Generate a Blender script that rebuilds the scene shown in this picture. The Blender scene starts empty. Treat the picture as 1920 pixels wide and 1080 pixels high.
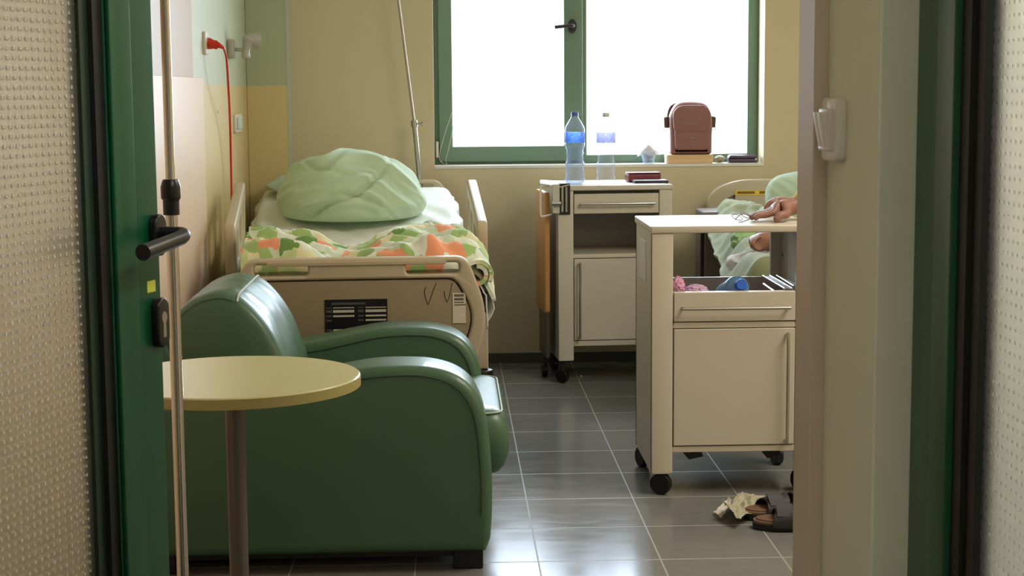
import bpy, bmesh, math, random
from mathutils import Vector, Matrix, noise
sc = bpy.context.scene
PI = math.pi

# ---------------------------------------------------------------- camera
F, H = 3100.0, 1.27
YAW, PITCH, ROLL = math.radians(2.16), math.radians(6.79), -0.0075
_fh = Vector((math.sin(YAW), math.cos(YAW), 0))
_f = (_fh*math.cos(PITCH) + Vector((0, 0, -math.sin(PITCH)))).normalized()
_r0 = Vector((math.cos(YAW), -math.sin(YAW), 0))
_u0 = _r0.cross(_f)
_r = (_r0*math.cos(ROLL) + _u0*math.sin(ROLL)).normalized()
_u = _r.cross(_f).normalized()
CAM = Vector((0, 0, H))
cd = bpy.data.cameras.new('camera'); cam = bpy.data.objects.new('camera', cd)
sc.collection.objects.link(cam)
m = Matrix.Identity(4)
for i in range(3):
    m[i][0] = _r[i]; m[i][1] = _u[i]; m[i][2] = -_f[i]; m[i][3] = CAM[i]
cam.matrix_world = m
cd.sensor_width = 36; cd.lens = F/1920*36; cd.clip_start = 0.05; cd.clip_end = 200
cd.dof.use_dof = True; cd.dof.focus_distance = 5.6; cd.dof.aperture_fstop = 32
sc.camera = cam
def ray(px, py): return (_f*F + _r*(px-960) + _u*(540-py)).normalized()
def PY(px, py, Y): d = ray(px, py); return CAM + d*(Y/d.y)
def PX(px, py, X): d = ray(px, py); return CAM + d*(X/d.x)
def PZ(px, py, z): d = ray(px, py); return CAM + d*((z-H)/d.z)

# ---------------------------------------------------------------- world, light, exposure
sc.view_settings.view_transform = 'Standard'; sc.view_settings.look = 'None'
sc.view_settings.gamma = 1; sc.view_settings.exposure = 0.0
sc.view_settings.use_curve_mapping = False
w = bpy.data.worlds.new('world'); sc.world = w; w.use_nodes = True
bg = w.node_tree.nodes['Background']
bg.inputs[0].default_value = (0.74, 0.86, 1.0, 1); bg.inputs[1].default_value = 3.0
def area(name, loc, rot, sx, sy, power, col, spread=PI):
    l = bpy.data.lights.new(name, 'AREA'); l.shape = 'RECTANGLE'; l.size = sx; l.size_y = sy
    l.energy = power; l.color = col; l.spread = spread
    o = bpy.data.objects.new(name, l); sc.collection.objects.link(o)
    o.location = loc; o.rotation_euler = rot; return o
# daylight through the window
WL = area('window_daylight', (0.7, 8.05, 1.62), (-PI/2, 0, 0), 1.55, 1.4, 100, (0.74, 0.86, 1.0))

area('room_fill_light', (2.2, 4.2, 2.74), (0, 0, 0), 1.2, 1.8, 78, (1.0, 0.92, 0.80))  # added fill that lifts the room, no fitting seen
area('corridor_fill_light', (0.0, -0.6, 2.74), (0, 0, 0), 0.6, 1.2, 8, (1.0, 0.92, 0.80))  # weak unseen fill added behind the camera
area('side_fill_light', (1.1, 1.2, 2.7), (0, 0, 0), 0.3, 1.0, 64, (1.0, 0.97, 0.95))  # unseen light added to brighten what shows through the right door glass

# ---------------------------------------------------------------- materials
def srgb(r, g, b):
    return tuple(((c/255)/12.92 if c/255 <= .04045 else ((c/255+.055)/1.055)**2.4) for c in (r, g, b))
def pm(name, col, rough=.5, metal=0., var=.06, vscale=6., bump=0., bscale=60., coat=0., spec=.5, trans=0., ior=1.45, sheen=0., transl=0.):
    mt = bpy.data.materials.new(name); mt.use_nodes = True
    nt = mt.node_tree; b = nt.nodes['Principled BSDF']
    c = srgb(*col) if max(col) > 1.01 else col
    b.inputs['Roughness'].default_value = rough; b.inputs['Metallic'].default_value = metal
    b.inputs['Specular IOR Level'].default_value = spec; b.inputs['IOR'].default_value = ior
    b.inputs['Transmission Weight'].default_value = trans
    b.inputs['Coat Weight'].default_value = coat
    if sheen: b.inputs['Sheen Weight'].default_value = sheen
    tc = nt.nodes.new('ShaderNodeTexCoord')
    n = nt.nodes.new('ShaderNodeTexNoise'); n.inputs['Scale'].default_value = vscale; n.inputs['Detail'].default_value = 4
    nt.links.new(tc.outputs['Object'], n.inputs['Vector'])
    mx = nt.nodes.new('ShaderNodeMix'); mx.data_type = 'RGBA'
    mx.inputs[6].default_value = (*[x*(1-var) for x in c], 1); mx.inputs[7].default_value = (*[min(1, x*(1+var)) for x in c], 1)
    nt.links.new(n.outputs['Fac'], mx.inputs[0]); nt.links.new(mx.outputs[2], b.inputs['Base Color'])
    if bump:
        n2 = nt.nodes.new('ShaderNodeTexNoise'); n2.inputs['Scale'].default_value = bscale; n2.inputs['Detail'].default_value = 5
        nt.links.new(tc.outputs['Object'], n2.inputs['Vector'])
        bp = nt.nodes.new('ShaderNodeBump'); bp.inputs['Strength'].default_value = bump; bp.inputs['Distance'].default_value = .004
        nt.links.new(n2.outputs['Fac'], bp.inputs['Height']); nt.links.new(bp.outputs[0], b.inputs['Normal'])
    if transl:
        ts = nt.nodes.new('ShaderNodeBsdfTranslucent'); nt.links.new(mx.outputs[2], ts.inputs[0])
        ms = nt.nodes.new('ShaderNodeMixShader'); ms.inputs[0].default_value = transl; out = nt.nodes['Material Output']
        nt.links.new(b.outputs[0], ms.inputs[1]); nt.links.new(ts.outputs[0], ms.inputs[2]); nt.links.new(ms.outputs[0], out.inputs[0])
    return mt
def nodes(mt): return mt.node_tree, mt.node_tree.nodes['Principled BSDF']
def mnode(nt, op, a, b=None, c=None):
    n = nt.nodes.new('ShaderNodeMath'); n.operation = op
    for i, v in enumerate((a, b, c)):
        if v is None: continue
        if isinstance(v, (int, float)): n.inputs[i].default_value = v
        else: nt.links.new(v, n.inputs[i])
    return n.outputs[0]
def mixc(nt, fac, c1, c2):
    n = nt.nodes.new('ShaderNodeMix'); n.data_type = 'RGBA'
    for i, v in ((0, fac), (6, c1), (7, c2)):
        if isinstance(v, (tuple, list)): n.inputs[i].default_value = (*v[:3], 1)
        elif isinstance(v, (int, float)): n.inputs[i].default_value = v
        else: nt.links.new(v, n.inputs[i])
    return n.outputs[2]

M = {}
M['cream_wall'] = pm('cream_wall_paint', (210, 196, 160), .65, var=.03, vscale=1.5, bump=.08, bscale=120)
M['ceil'] = pm('ceiling_paint', (225, 222, 208), .8)
M['corr'] = pm('corridor_paint', (224, 218, 204), .7, var=.03)
M['part'] = pm('partition_plaster', (222, 224, 204), .55, var=.07, vscale=5, bump=.12, bscale=9)
M['base'] = pm('skirting_tile', (70, 74, 66), .4)
M['casing'] = pm('casing_laminate', (208, 190, 174), .45, var=.05, vscale=14)
M['green'] = pm('green_aluminium', (4, 72, 42), .35, var=.08, vscale=3, spec=.5)
M['greenw'] = pm('glare_paled_window_green', (110, 136, 114), .4, var=.06)  # frame green paled, window glare is mixed into the colour
M['rubber'] = pm('black_rubber_gasket', (14, 15, 14), .6)
M['blk'] = pm('black_plastic', (24, 22, 22), .32, var=.1)
M['chrome'] = pm('chrome_steel', (205, 200, 192), .16, 1.0, var=.03)
M['steel'] = pm('satin_steel', (180, 174, 164), .32, 1.0, var=.04)
M['cab'] = pm('cream_cabinet_enamel', (202, 194, 176), .38, var=.04, vscale=5)
M['cabin'] = pm('grey_cabinet_inside', (176, 172, 166), .5, var=.04)
M['dark'] = pm('dark_recess_plastic', (46, 38, 38), .5)
M['wood'] = pm('beech_board', (196, 142, 84), .4, var=.1, vscale=9)
M['leather'] = pm('green_leather', (70, 102, 76), .42, var=.05, vscale=5, bump=.10, bscale=35, coat=.18, spec=.5)
M['piping'] = pm('pale_piping', (182, 196, 184), .5)
M['bedp'] = pm('beige_bed_plastic', (190, 176, 148), .42, var=.03)
M['bedpan'] = pm('tan_bed_panel', (150, 136, 108), .5, var=.03)
M['sheet'] = pm('pale_green_sheet', (228, 231, 222), .75, var=.03, vscale=8, sheen=.2)
M['duvet'] = pm('mint_duvet_cotton', (206, 224, 192), .8, var=.03, vscale=8, sheen=.2, transl=.25)
M['pillow'] = pm('mint_pillow_cotton', (200, 216, 192), .8, var=.03, sheen=.2, transl=.25)
M['mattress'] = pm('mattress_cover', (176, 184, 168), .8)
M['tabletop'] = pm('cream_table_laminate', (208, 204, 156), .24, var=.05, vscale=5)
M['tabedge'] = pm('olive_table_edging', (166, 156, 96), .45)
M['greymetal'] = pm('grey_painted_metal', (104, 98, 90), .4, .5)
M['wplastic'] = pm('white_plastic', (222, 216, 206), .35, var=.02)
M['gplastic'] = pm('grey_lamp_plastic', (178, 172, 162), .35, var=.04)
M['red'] = pm('red_rubber_cable', (205, 50, 24), .45)
M['paper'] = pm('white_paper', (216, 206, 186), .8)
M['ink'] = pm('brown_ink', (62, 44, 26), .7)
M['maroon'] = pm('maroon_leatherette', (120, 52, 60), .45, var=.08)
M['darkbook'] = pm('dark_cover', (58, 44, 52), .4)
M['carton'] = pm('beige_carton', (222, 186, 140), .7)
M['bag'] = pm('brown_leather_bag', (142, 98, 88), .55, var=.12, vscale=20, bump=.15, bscale=60)
M['bagd'] = pm('dark_strap', (88, 58, 52), .6)
M['blue'] = pm('blue_cap_plastic', (32, 96, 196), .35)
M['yellow'] = pm('yellow_tape', (232, 196, 76), .5)
M['skin'] = pm('skin', (138, 98, 82), .5, var=.08, vscale=30, bump=.12, bscale=80)
M['shirt'] = pm('yellow_shirt', (236, 214, 130), .8)
M['pants'] = pm('light_blue_trousers', (196, 218, 224), .8)
M['hair'] = pm('grey_hair', (92, 84, 78), .7)
M['sandal'] = pm('black_sandal_strap', (42, 42, 46), .6, var=.1)
M['foot'] = pm('brown_footbed', (112, 82, 62), .7)
M['pink'] = pm('pink_tissue', (236, 176, 206), .7, sheen=.3)
M['orange'] = pm('orange_print', (232, 142, 92), .8)

def clear_plastic(name, col, rough=.05, fac=.25):
    """thin see-through film: part clear, part glossy"""
    mt = bpy.data.materials.new(name); mt.use_nodes = True; nt = mt.node_tree
    b = nt.nodes['Principled BSDF']; out = nt.nodes['Material Output']
    b.inputs['Base Color'].default_value = (*srgb(*col), 1); b.inputs['Roughness'].default_value = rough
    t = nt.nodes.new('ShaderNodeBsdfTransparent'); t.inputs[0].default_value = (*[.8+.2*x for x in srgb(*col)], 1)
    lw = nt.nodes.new('ShaderNodeLayerWeight'); lw.inputs[0].default_value = .35
    mx = nt.nodes.new('ShaderNodeMixShader')
    f = mnode(nt, 'MULTIPLY_ADD', lw.outputs['Facing'], .6, fac)
    nt.links.new(f, mx.inputs[0]); nt.links.new(t.outputs[0], mx.inputs[1]); nt.links.new(b.outputs[0], mx.inputs[2])
    nt.links.new(mx.outputs[0], out.inputs[0]); return mt
M['pet'] = clear_plastic('clear_bottle_plastic', (214, 226, 248), fac=.08)
M['water'] = clear_plastic('clear_water', (185, 212, 240), fac=.03)
M['winglass'] = clear_plastic('window_glass', (245, 250, 250), .02, .03)
M['film'] = clear_plastic('crinkled_film', (220, 215, 205), .3, .45)

def dotted_glass(name, col, rough, strength, glint, dist, rad):
    mt = bpy.data.materials.new(name); mt.use_nodes = True; nt, b = nodes(mt)
    b.inputs['Transmission Weight'].default_value = .93; b.inputs['IOR'].default_value = 1.5
    b.inputs['Base Color'].default_value = (*col, 1)
    tc = nt.nodes.new('ShaderNodeTexCoord'); sp = nt.nodes.new('ShaderNodeSeparateXYZ')
    nt.links.new(tc.outputs['Object'], sp.inputs[0])
    p = .0122
    fx = mnode(nt, 'SUBTRACT', mnode(nt, 'FRACT', mnode(nt, 'DIVIDE', mnode(nt, 'ADD', sp.outputs[0], 10), p*1.17)), .5)
    fz = mnode(nt, 'SUBTRACT', mnode(nt, 'FRACT', mnode(nt, 'DIVIDE', mnode(nt, 'ADD', sp.outputs[2], 10), p)), .5)
    d = mnode(nt, 'SQRT', mnode(nt, 'ADD', mnode(nt, 'MULTIPLY', fx, fx), mnode(nt, 'MULTIPLY', fz, fz)))
    h = mnode(nt, 'MAXIMUM', mnode(nt, 'SUBTRACT', 1, mnode(nt, 'DIVIDE', d, rad)), 0)
    bp = nt.nodes.new('ShaderNodeBump'); bp.inputs['Strength'].default_value = strength; bp.inputs['Distance'].default_value = dist
    nt.links.new(h, bp.inputs['Height']); nt.links.new(bp.outputs[0], b.inputs['Normal'])
    tl = nt.nodes.new('ShaderNodeBsdfTranslucent'); tl.inputs[0].default_value = (.97, .95, .90, 1)
    df = nt.nodes.new('ShaderNodeBsdfDiffuse'); df.inputs[0].default_value = (.97, .95, .90, 1)
    ts = nt.nodes.new('ShaderNodeMixShader'); ts.inputs[0].default_value = .3; nt.links.new(tl.outputs[0], ts.inputs[1]); nt.links.new(df.outputs[0], ts.inputs[2])
    ms = nt.nodes.new('ShaderNodeMixShader'); out = nt.nodes['Material Output']
    nt.links.new(mnode(nt, 'MULTIPLY', mnode(nt, 'GREATER_THAN', h, .42), glint), ms.inputs[0])  # white stud cores: window light refracted by the studs, painted in
    nt.links.new(b.outputs[0], ms.inputs[1]); nt.links.new(ts.outputs[0], ms.inputs[2]); nt.links.new(ms.outputs[0], out.inputs[0])
    # studs are polished, the field between them is satin
    nt.links.new(mnode(nt, 'SUBTRACT', rough, mnode(nt, 'MULTIPLY', h, rough*.8)), b.inputs['Roughness'])
    return mt
M['dotglass'] = dotted_glass('studded_glass', (.64, .60, .48), .36, 1.0, .9, .0014, .27)
M['dotglass2'] = dotted_glass('studded_glass_pale', (.97, .97, .96), .3, .8, .0, .0012, .20)

# floor tiles
TX, TW = .231, .3335
_y1, _y2 = PZ(1012, 1053, 0).y, PZ(960.6, 776.7, 0).y
TD = (_y2-_y1)/6
mt = pm('floor_tiles', (108, 108, 104), .2, var=.12, vscale=12); M['floor'] = mt
nt, b = nodes(mt)
tc = nt.nodes.new('ShaderNodeTexCoord'); sp = nt.nodes.new('ShaderNodeSeparateXYZ'); nt.links.new(tc.outputs['Object'], sp.inputs[0])
def gl(o, off, wd, g):
    f = mnode(nt, 'FRACT', mnode(nt, 'DIVIDE', mnode(nt, 'SUBTRACT', o, off-wd*30), wd))
    e = mnode(nt, 'ABSOLUTE', mnode(nt, 'SUBTRACT', f, .5))
    return mnode(nt, 'GREATER_THAN', e, .5-g/wd/2)
b.inputs['Specular IOR Level'].default_value = .29; b.inputs['Specular Tint'].default_value = (.55, .70, 1, 1)  # blue tint puts the sky's colour into the floor reflections
gr = mnode(nt, 'MAXIMUM', gl(sp.outputs[0], TX, TW, .0045), gl(sp.outputs[1], _y1, TD, .007))
old = b.inputs['Base Color'].links[0].from_socket
nz = nt.nodes.new('ShaderNodeTexNoise'); nz.inputs['Scale'].default_value = 9; nz.inputs['Detail'].default_value = 8; nz.inputs['Distortion'].default_value = 1.2
mp = nt.nodes.new('ShaderNodeMapping'); mp.inputs['Scale'].default_value = (.5, 1.6, 1)
nt.links.new(tc.outputs['Object'], mp.inputs[0]); nt.links.new(mp.outputs[0], nz.inputs['Vector'])
c = mixc(nt, nz.outputs['Fac'], old, srgb(122, 122, 118))
nt.links.new(mixc(nt, gr, c, srgb(156, 154, 146)), b.inputs['Base Color'])
nt.links.new(mnode(nt, 'ADD', mnode(nt, 'MULTIPLY_ADD', nz.outputs['Fac'], .14, .10), mnode(nt, 'MULTIPLY', gr, .35)), b.inputs['Roughness'])
bp = nt.nodes.new('ShaderNodeBump'); bp.inputs['Strength'].default_value = .35; bp.inputs['Distance'].default_value = .002
nt.links.new(mnode(nt, 'ADD', mnode(nt, 'MULTIPLY', gr, -1), mnode(nt, 'MULTIPLY', nz.outputs['Fac'], .06)), bp.inputs['Height'])
nt.links.new(bp.outputs[0], b.inputs['Normal'])

# ---------------------------------------------------------------- mesh helpers
def link(o): sc.collection.objects.link(o); return o
def smooth(bm, ang=40):
    a = math.radians(ang)
    for f in bm.faces: f.smooth = True
    for e in bm.edges:
        e.smooth = len(e.link_faces) == 2 and e.calc_face_angle(0) < a
def thing(name, label, cat, loc=(0, 0, 0), rz=0, group=None, kind=None, rot=None):
    o = bpy.data.objects.new(name, None); o.empty_display_size = .05
    o.location = loc; o.rotation_euler = rot or (0, 0, rz)
    if label: o['label'] = label
    if cat: o['category'] = cat
    if group: o['group'] = group
    if kind: o['kind'] = kind
    link(o); o['_m'] = 1; del o['_m']
    return o
def rmat(o):
    mm = o.matrix_basis.copy()
    while o.parent: o = o.parent; mm = o.matrix_basis @ mm
    return mm
def obj(name, bm, mat, parent=None, world=False, bevel=0, ang=40, seg=2, sub=0, label=None, cat=None, group=None, kind=None, keep=False):
    """bm: bmesh or mesh. world=True: vertices are world coordinates"""
    if isinstance(bm, bmesh.types.BMesh):
        bmesh.ops.recalc_face_normals(bm, faces=bm.faces)
        if world and parent is not None: bm.transform(rmat(parent).inverted())
        smooth(bm, ang); me = bpy.data.meshes.new(name); bm.to_mesh(me); bm.free()
    else:
        me = bm; me.name = name
        if world and parent is not None: me.transform(rmat(parent).inverted())
    o = bpy.data.objects.new(name, me)
    mats = mat if isinstance(mat, (list, tuple)) else [mat]
    if not keep:
        if len(me.materials): me.materials.clear()
        for x in mats: me.materials.append(x)
    if parent is not None: o.parent = parent
    link(o)
    if bevel:
        md = o.modifiers.new('bevel', 'BEVEL'); md.width = bevel; md.segments = seg; md.limit_method = 'ANGLE'; md.angle_limit = math.radians(35); md.harden_normals = True
    if sub:
        md = o.modifiers.new('sub', 'SUBSURF'); md.levels = sub; md.render_levels = sub
    if label: o['label'] = label
    if cat: o['category'] = cat
    if group: o['group'] = group
    if kind: o['kind'] = kind
    return o
def struct(name, bm, mat, parent=None, **k):
    o = obj(name, bm, mat, parent, **k)
    if parent is None: o['kind'] = 'structure'
    return o
def B(): return bmesh.new()
def box(bm, x0, x1, y0, y1, z0, z1):
    vs = [bm.verts.new((x, y, z)) for x in (x0, x1) for y in (y0, y1) for z in (z0, z1)]
    for q in ((0, 1, 3, 2), (4, 6, 7, 5), (0, 4, 5, 1), (2, 3, 7, 6), (0, 2, 6, 4), (1, 5, 7, 3)):
        bm.faces.new([vs[i] for i in q])
    return bm
def bx(*a): return box(B(), *a)
def frame_from(t):
    t = t.normalized(); a = Vector((0, 0, 1)) if abs(t.z) < .9 else Vector((1, 0, 0))
    n = t.cross(a).normalized(); return n, t.cross(n).normalized()
def tube(bm, pts, r, seg=12, cap=True, closed=False):
    pts = [Vector(p) for p in pts]; n = len(pts)
    rr = r if isinstance(r, (list, tuple)) else [r]*n
    rings = []; prev = None
    for i, p in enumerate(pts):
        if closed: t = pts[(i+1) % n]-pts[i-1]
        else: t = pts[min(i+1, n-1)]-pts[max(i-1, 0)]
        t.normalize()
        if prev is None: a, _ = frame_from(t)
        else:
            a = prev-t*prev.dot(t); a.normalize()
        prev = a; b2 = t.cross(a)
        rings.append([bm.verts.new(p+(a*math.cos(2*PI*k/seg)+b2*math.sin(2*PI*k/seg))*rr[i]) for k in range(seg)])
    for i in range(n if closed else n-1):
        A, C = rings[i], rings[(i+1) % n]
        for k in range(seg): bm.faces.new((A[k], A[(k+1) % seg], C[(k+1) % seg], C[k]))
    if cap and not closed:
        bm.faces.new(rings[0][::-1]); bm.faces.new(rings[-1])
    return bm
def tb(pts, r, seg=12, **k): return tube(B(), pts, r, seg, **k)
def curve(pts, n=8, closed=False):
    pts = [Vector(p) for p in pts]; out = []; N = len(pts)
    for i in range(N if closed else N-1):
        if closed: p0, p1, p2, p3 = pts[i-1], pts[i], pts[(i+1) % N], pts[(i+2) % N]
        else: p0, p1, p2, p3 = pts[max(i-1, 0)], pts[i], pts[i+1], pts[min(i+2, N-1)]
        for j in range(n):
            t = j/n
            out.append(.5*((2*p1)+(-p0+p2)*t+(2*p0-5*p1+4*p2-p3)*t*t+(-p0+3*p1-3*p2+p3)*t**3))
    if not closed: out.append(pts[-1])
    return out
def lathe(bm, prof, c=(0, 0, 0), seg=32, close=True, wob=None):
    c = Vector(c); rings = []
    for r, z in prof:
        rings.append([bm.verts.new(c+Vector((max(r, 1e-5)*(1 if not wob else wob(k/seg, z))*math.cos(2*PI*k/seg), max(r, 1e-5)*(1 if not wob else wob(k/seg, z))*math.sin(2*PI*k/seg), z))) for k in range(seg)])
    for A, C in zip(rings, rings[1:]):
        for k in range(seg): bm.faces.new((A[k], A[(k+1) % seg], C[(k+1) % seg], C[k]))
    if close:
        bm.faces.new(rings[0][::-1]); bm.faces.new(rings[-1])
    return bm
def rpoly(pts, r=.01, n=5):
    """round the corners of a polygon; r may be a list"""
    out = []; N = len(pts)
    for i, p in enumerate(pts):
        p = Vector(p[:2]); a = Vector(pts[i-1][:2]); c = Vector(pts[(i+1) % N][:2])
        ri = r[i] if isinstance(r, (list, tuple)) else r
        if ri <= 0: out.append(p); continue
        d1 = (a-p); d2 = (c-p); l = min(ri, d1.length*.49, d2.length*.49)
        s, e = p+d1.normalized()*l, p+d2.normalized()*l
        for k in range(n+1):
            t = k/n; out.append(s*(1-t)**2+p*2*t*(1-t)+e*t*t)
    return out
AX = {'xz': Matrix(((1, 0, 0, 0), (0, 0, -1, 0), (0, 1, 0, 0), (0, 0, 0, 1))),   # plan x,y -> x,z ; depth along -y..+y
      'yz': Matrix(((0, 0, 1, 0), (1, 0, 0, 0), (0, 1, 0, 0), (0, 0, 0, 1))),
      'xy': Matrix.Identity(4)}
def shape(outlines, t0, t1, axis='xz', bevel=0, bres=2):
    """extruded flat outline(s), later ones cut holes; t0..t1 is the span along the third axis"""
    cu = bpy.data.curves.new('c', 'CURVE'); cu.dimensions = '2D'; cu.fill_mode = 'BOTH'
    for ol in outlines:
        s = cu.splines.new('POLY'); s.points.add(len(ol)-1)
        for q, p in zip(s.points, ol): q.co = (p[0], p[1], 0, 1)
        s.use_cyclic_u = True
    cu.extrude = max(0, (t1-t0)/2-bevel); cu.bevel_depth = bevel; cu.bevel_resolution = bres; cu.offset = -bevel
    o = bpy.data.objects.new('c', cu); me = bpy.data.meshes.new_from_object(o)
    bpy.data.objects.remove(o); bpy.data.curves.remove(cu)
    bm = B(); bm.from_mesh(me); bpy.data.meshes.remove(me)
    bmesh.ops.remove_doubles(bm, verts=bm.verts, dist=1e-5)
    c = (t0+t1)/2
    bm.transform(AX[axis]); bm.transform(Matrix.Translation({'xz': (0, c, 0), 'yz': (c, 0, 0), 'xy': (0, 0, c)}[axis]))
    return bm
def rect(x0, x1, z0, z1, r=0, n=5):
    p = [(x0, z0), (x1, z0), (x1, z1), (x0, z1)]
    return rpoly(p, r, n) if r else [Vector(q) for q in p]
def ring(x0, x1, z0, z1, wl, wr, wb, wt, t0, t1, axis='xz', bevel=0):
    return shape([rect(x0, x1, z0, z1), rect(x0+wl, x1-wr, z0+wb, z1-wt)], t0, t1, axis, bevel)
def grid(nu, nv, f, uv=True):
    bm = B(); vs = [[bm.verts.new(f(i/nu, j/nv)) for j in range(nv+1)] for i in range(nu+1)]
    ly = bm.loops.layers.uv.new('UVMap') if uv else None
    for i in range(nu):
        for j in range(nv):
            fc = bm.faces.new((vs[i][j], vs[i+1][j], vs[i+1][j+1], vs[i][j+1]))
            if uv:
                for lp, (a, b2) in zip(fc.loops, ((i, j), (i+1, j), (i+1, j+1), (i, j+1))): lp[ly].uv = (a/nu, b2/nv)
    return bm
def solid(o, t, off=-1):
    md = o.modifiers.new('thick', 'SOLIDIFY'); md.thickness = t; md.offset = off; return o
def plate(xs, zs, fn, y0, y1, inv=False):
    """one plate cut into a grid, front faces take material index fn(i, j)"""
    bm = B(); V = {}
    for i, x in enumerate(xs):
        for j, z in enumerate(zs):
            for k, y in enumerate((y0, y1)): V[i, j, k] = bm.verts.new((x, y, z))
    for i in range(len(xs)-1):
        for j in range(len(zs)-1):
            f = bm.faces.new((V[i, j, 0], V[i+1, j, 0], V[i+1, j+1, 0], V[i, j+1, 0])); f.material_index = fn(i, j)
            bm.faces.new((V[i, j, 1], V[i, j+1, 1], V[i+1, j+1, 1], V[i+1, j, 1]))
    n, mz = len(xs)-1, len(zs)-1
    for i in range(n):
        bm.faces.new((V[i, 0, 0], V[i, 0, 1], V[i+1, 0, 1], V[i+1, 0, 0])); bm.faces.new((V[i, mz, 0], V[i+1, mz, 0], V[i+1, mz, 1], V[i, mz, 1]))
    for j in range(mz):
        bm.faces.new((V[0, j, 0], V[0, j+1, 0], V[0, j+1, 1], V[0, j, 1])); bm.faces.new((V[n, j, 0], V[n, j, 1], V[n, j+1, 1], V[n, j+1, 0]))
    return bm
def skin(nodes_, edges, sub=2, root=0, branch=.0):
    """smooth limb network: nodes_ = [(co, radius or (rx, ry))]"""
    me = bpy.data.meshes.new('s'); me.from_pydata([n[0] for n in nodes_], edges, [])
    o = link(bpy.data.objects.new('s', me))
    md = o.modifiers.new('skin', 'SKIN'); md.use_smooth_shade = True; md.branch_smoothing = branch
    for i, n in enumerate(nodes_):
        r = n[1] if isinstance(n[1], (tuple, list)) else (n[1], n[1])
        me.skin_vertices[0].data[i].radius = r; me.skin_vertices[0].data[i].use_root = (i == root)
    ms = o.modifiers.new('sub', 'SUBSURF'); ms.levels = sub; ms.render_levels = sub
    dg = bpy.context.evaluated_depsgraph_get()
    out = bpy.data.meshes.new_from_object(o.evaluated_get(dg))
    bpy.data.objects.remove(o); bpy.data.meshes.remove(me)
    for p in out.polygons: p.use_smooth = True
    return out
def N3(x, y, z=0): return noise.noise(Vector((x, y, z)))
def ridge(x, y, z=0): return 1-2*abs(N3(x, y, z))
def lerp(a, b, t): return a+(b-a)*t
def sstep(a, b, x):
    t = max(0, min(1, (x-a)/(b-a))); return t*t*(3-2*t)
# ---------------------------------------------------------------- structure
XL = PY(468, 300, 7.56).x                      # left wall plane
YB = PZ(972, 679, 0).y                         # window wall plane
SILL = PY(1100, 309, YB).z
WX0, WX1 = PY(813, 160, YB).x, PY(1433, 160, YB).x
WZ1 = 2.25
XR, CL = 3.0, 2.78
print('XL', XL, 'YB', YB, 'SILL', SILL, 'WX', WX0, WX1, 'TD', TD)
struct('floor', bx(-1.75, XR+.1, -2.7, YB+.3, -.08, 0), M['floor'])
struct('ceiling', bx(-1.75, XR+.1, -2.7, YB+.3, CL, CL+.08), M['ceil'])
# window wall, one piece with the opening
struct('wall_back', shape([rect(XL-.2, XR+.1, 0, CL), rect(WX0, WX1, SILL, WZ1)], YB, YB+.28), M['cream_wall'])
# left wall: cream panel zone / yellow dado / green upper paint, split by place
mt = pm('left_wall_paint', (180, 180, 170), .45, var=.03, vscale=2, bump=.1, bscale=90); nt, b = nodes(mt)
ysplit = PX(360, 60, XL).y; zs = PY(500, 161, 7.6).z
tc = nt.nodes.new('ShaderNodeTexCoord'); sp = nt.nodes.new('ShaderNodeSeparateXYZ'); nt.links.new(tc.outputs['Object'], sp.inputs[0])
up = mixc(nt, mnode(nt, 'GREATER_THAN', sp.outputs[1], ysplit), srgb(178, 148, 110), srgb(188, 192, 164))
cc = mixc(nt, mnode(nt, 'GREATER_THAN', sp.outputs[2], zs), srgb(210, 188, 136), up)
nt.links.new(cc, b.inputs['Base Color'])
struct('wall_left', bx(XL-.12, XL, 1.6, YB, 0, CL), mt)
struct('wall_right', bx(XR, XR+.12, 2.2, YB, 0, CL), M['cream_wall'])
# corner pier in the far left corner, same two paints
px1 = PY(539, 200, YB-.18).x
mt = pm('pier_paint', (180, 180, 170), .5, var=.03, vscale=2); nt, b = nodes(mt)
tc = nt.nodes.new('ShaderNodeTexCoord'); sp = nt.nodes.new('ShaderNodeSeparateXYZ'); nt.links.new(tc.outputs['Object'], sp.inputs[0])
nt.links.new(mixc(nt, mnode(nt, 'GREATER_THAN', sp.outputs[2], zs), srgb(212, 194, 140), srgb(178, 184, 154)), b.inputs['Base Color'])
struct('wall_corner_pier', bx(XL, px1, YB-.18, YB, 0, CL), mt, bevel=.004)
struct('pier_side_lit', bx(px1, px1+.002, YB-.18, YB, 0, CL), pm('window_lit_pier_side', (186, 196, 182), .5))  # added thin plate, window light on the pier side put into its colour
# pale wall panel on the left wall (laminate sheet)
yp1 = PX(384, 250, XL+.012).y; zp = PX(384, 146, XL+.012).z
o = struct('trim_2', bx(XL, XL+.012, 2.6, yp1, 0, zp), pm('pink_cream_laminate', (228, 200, 174), .38, var=.02, vscale=3), bevel=.002)
# skirting
zb = PY(972, 662, YB-.012).z
struct('baseboard_back', bx(px1, XR, YB-.012, YB, 0, zb), M['base'], bevel=.002)
struct('baseboard_left', bx(XL, XL+.012, yp1, YB-.18, 0, zb), M['base'], bevel=.002)
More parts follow.
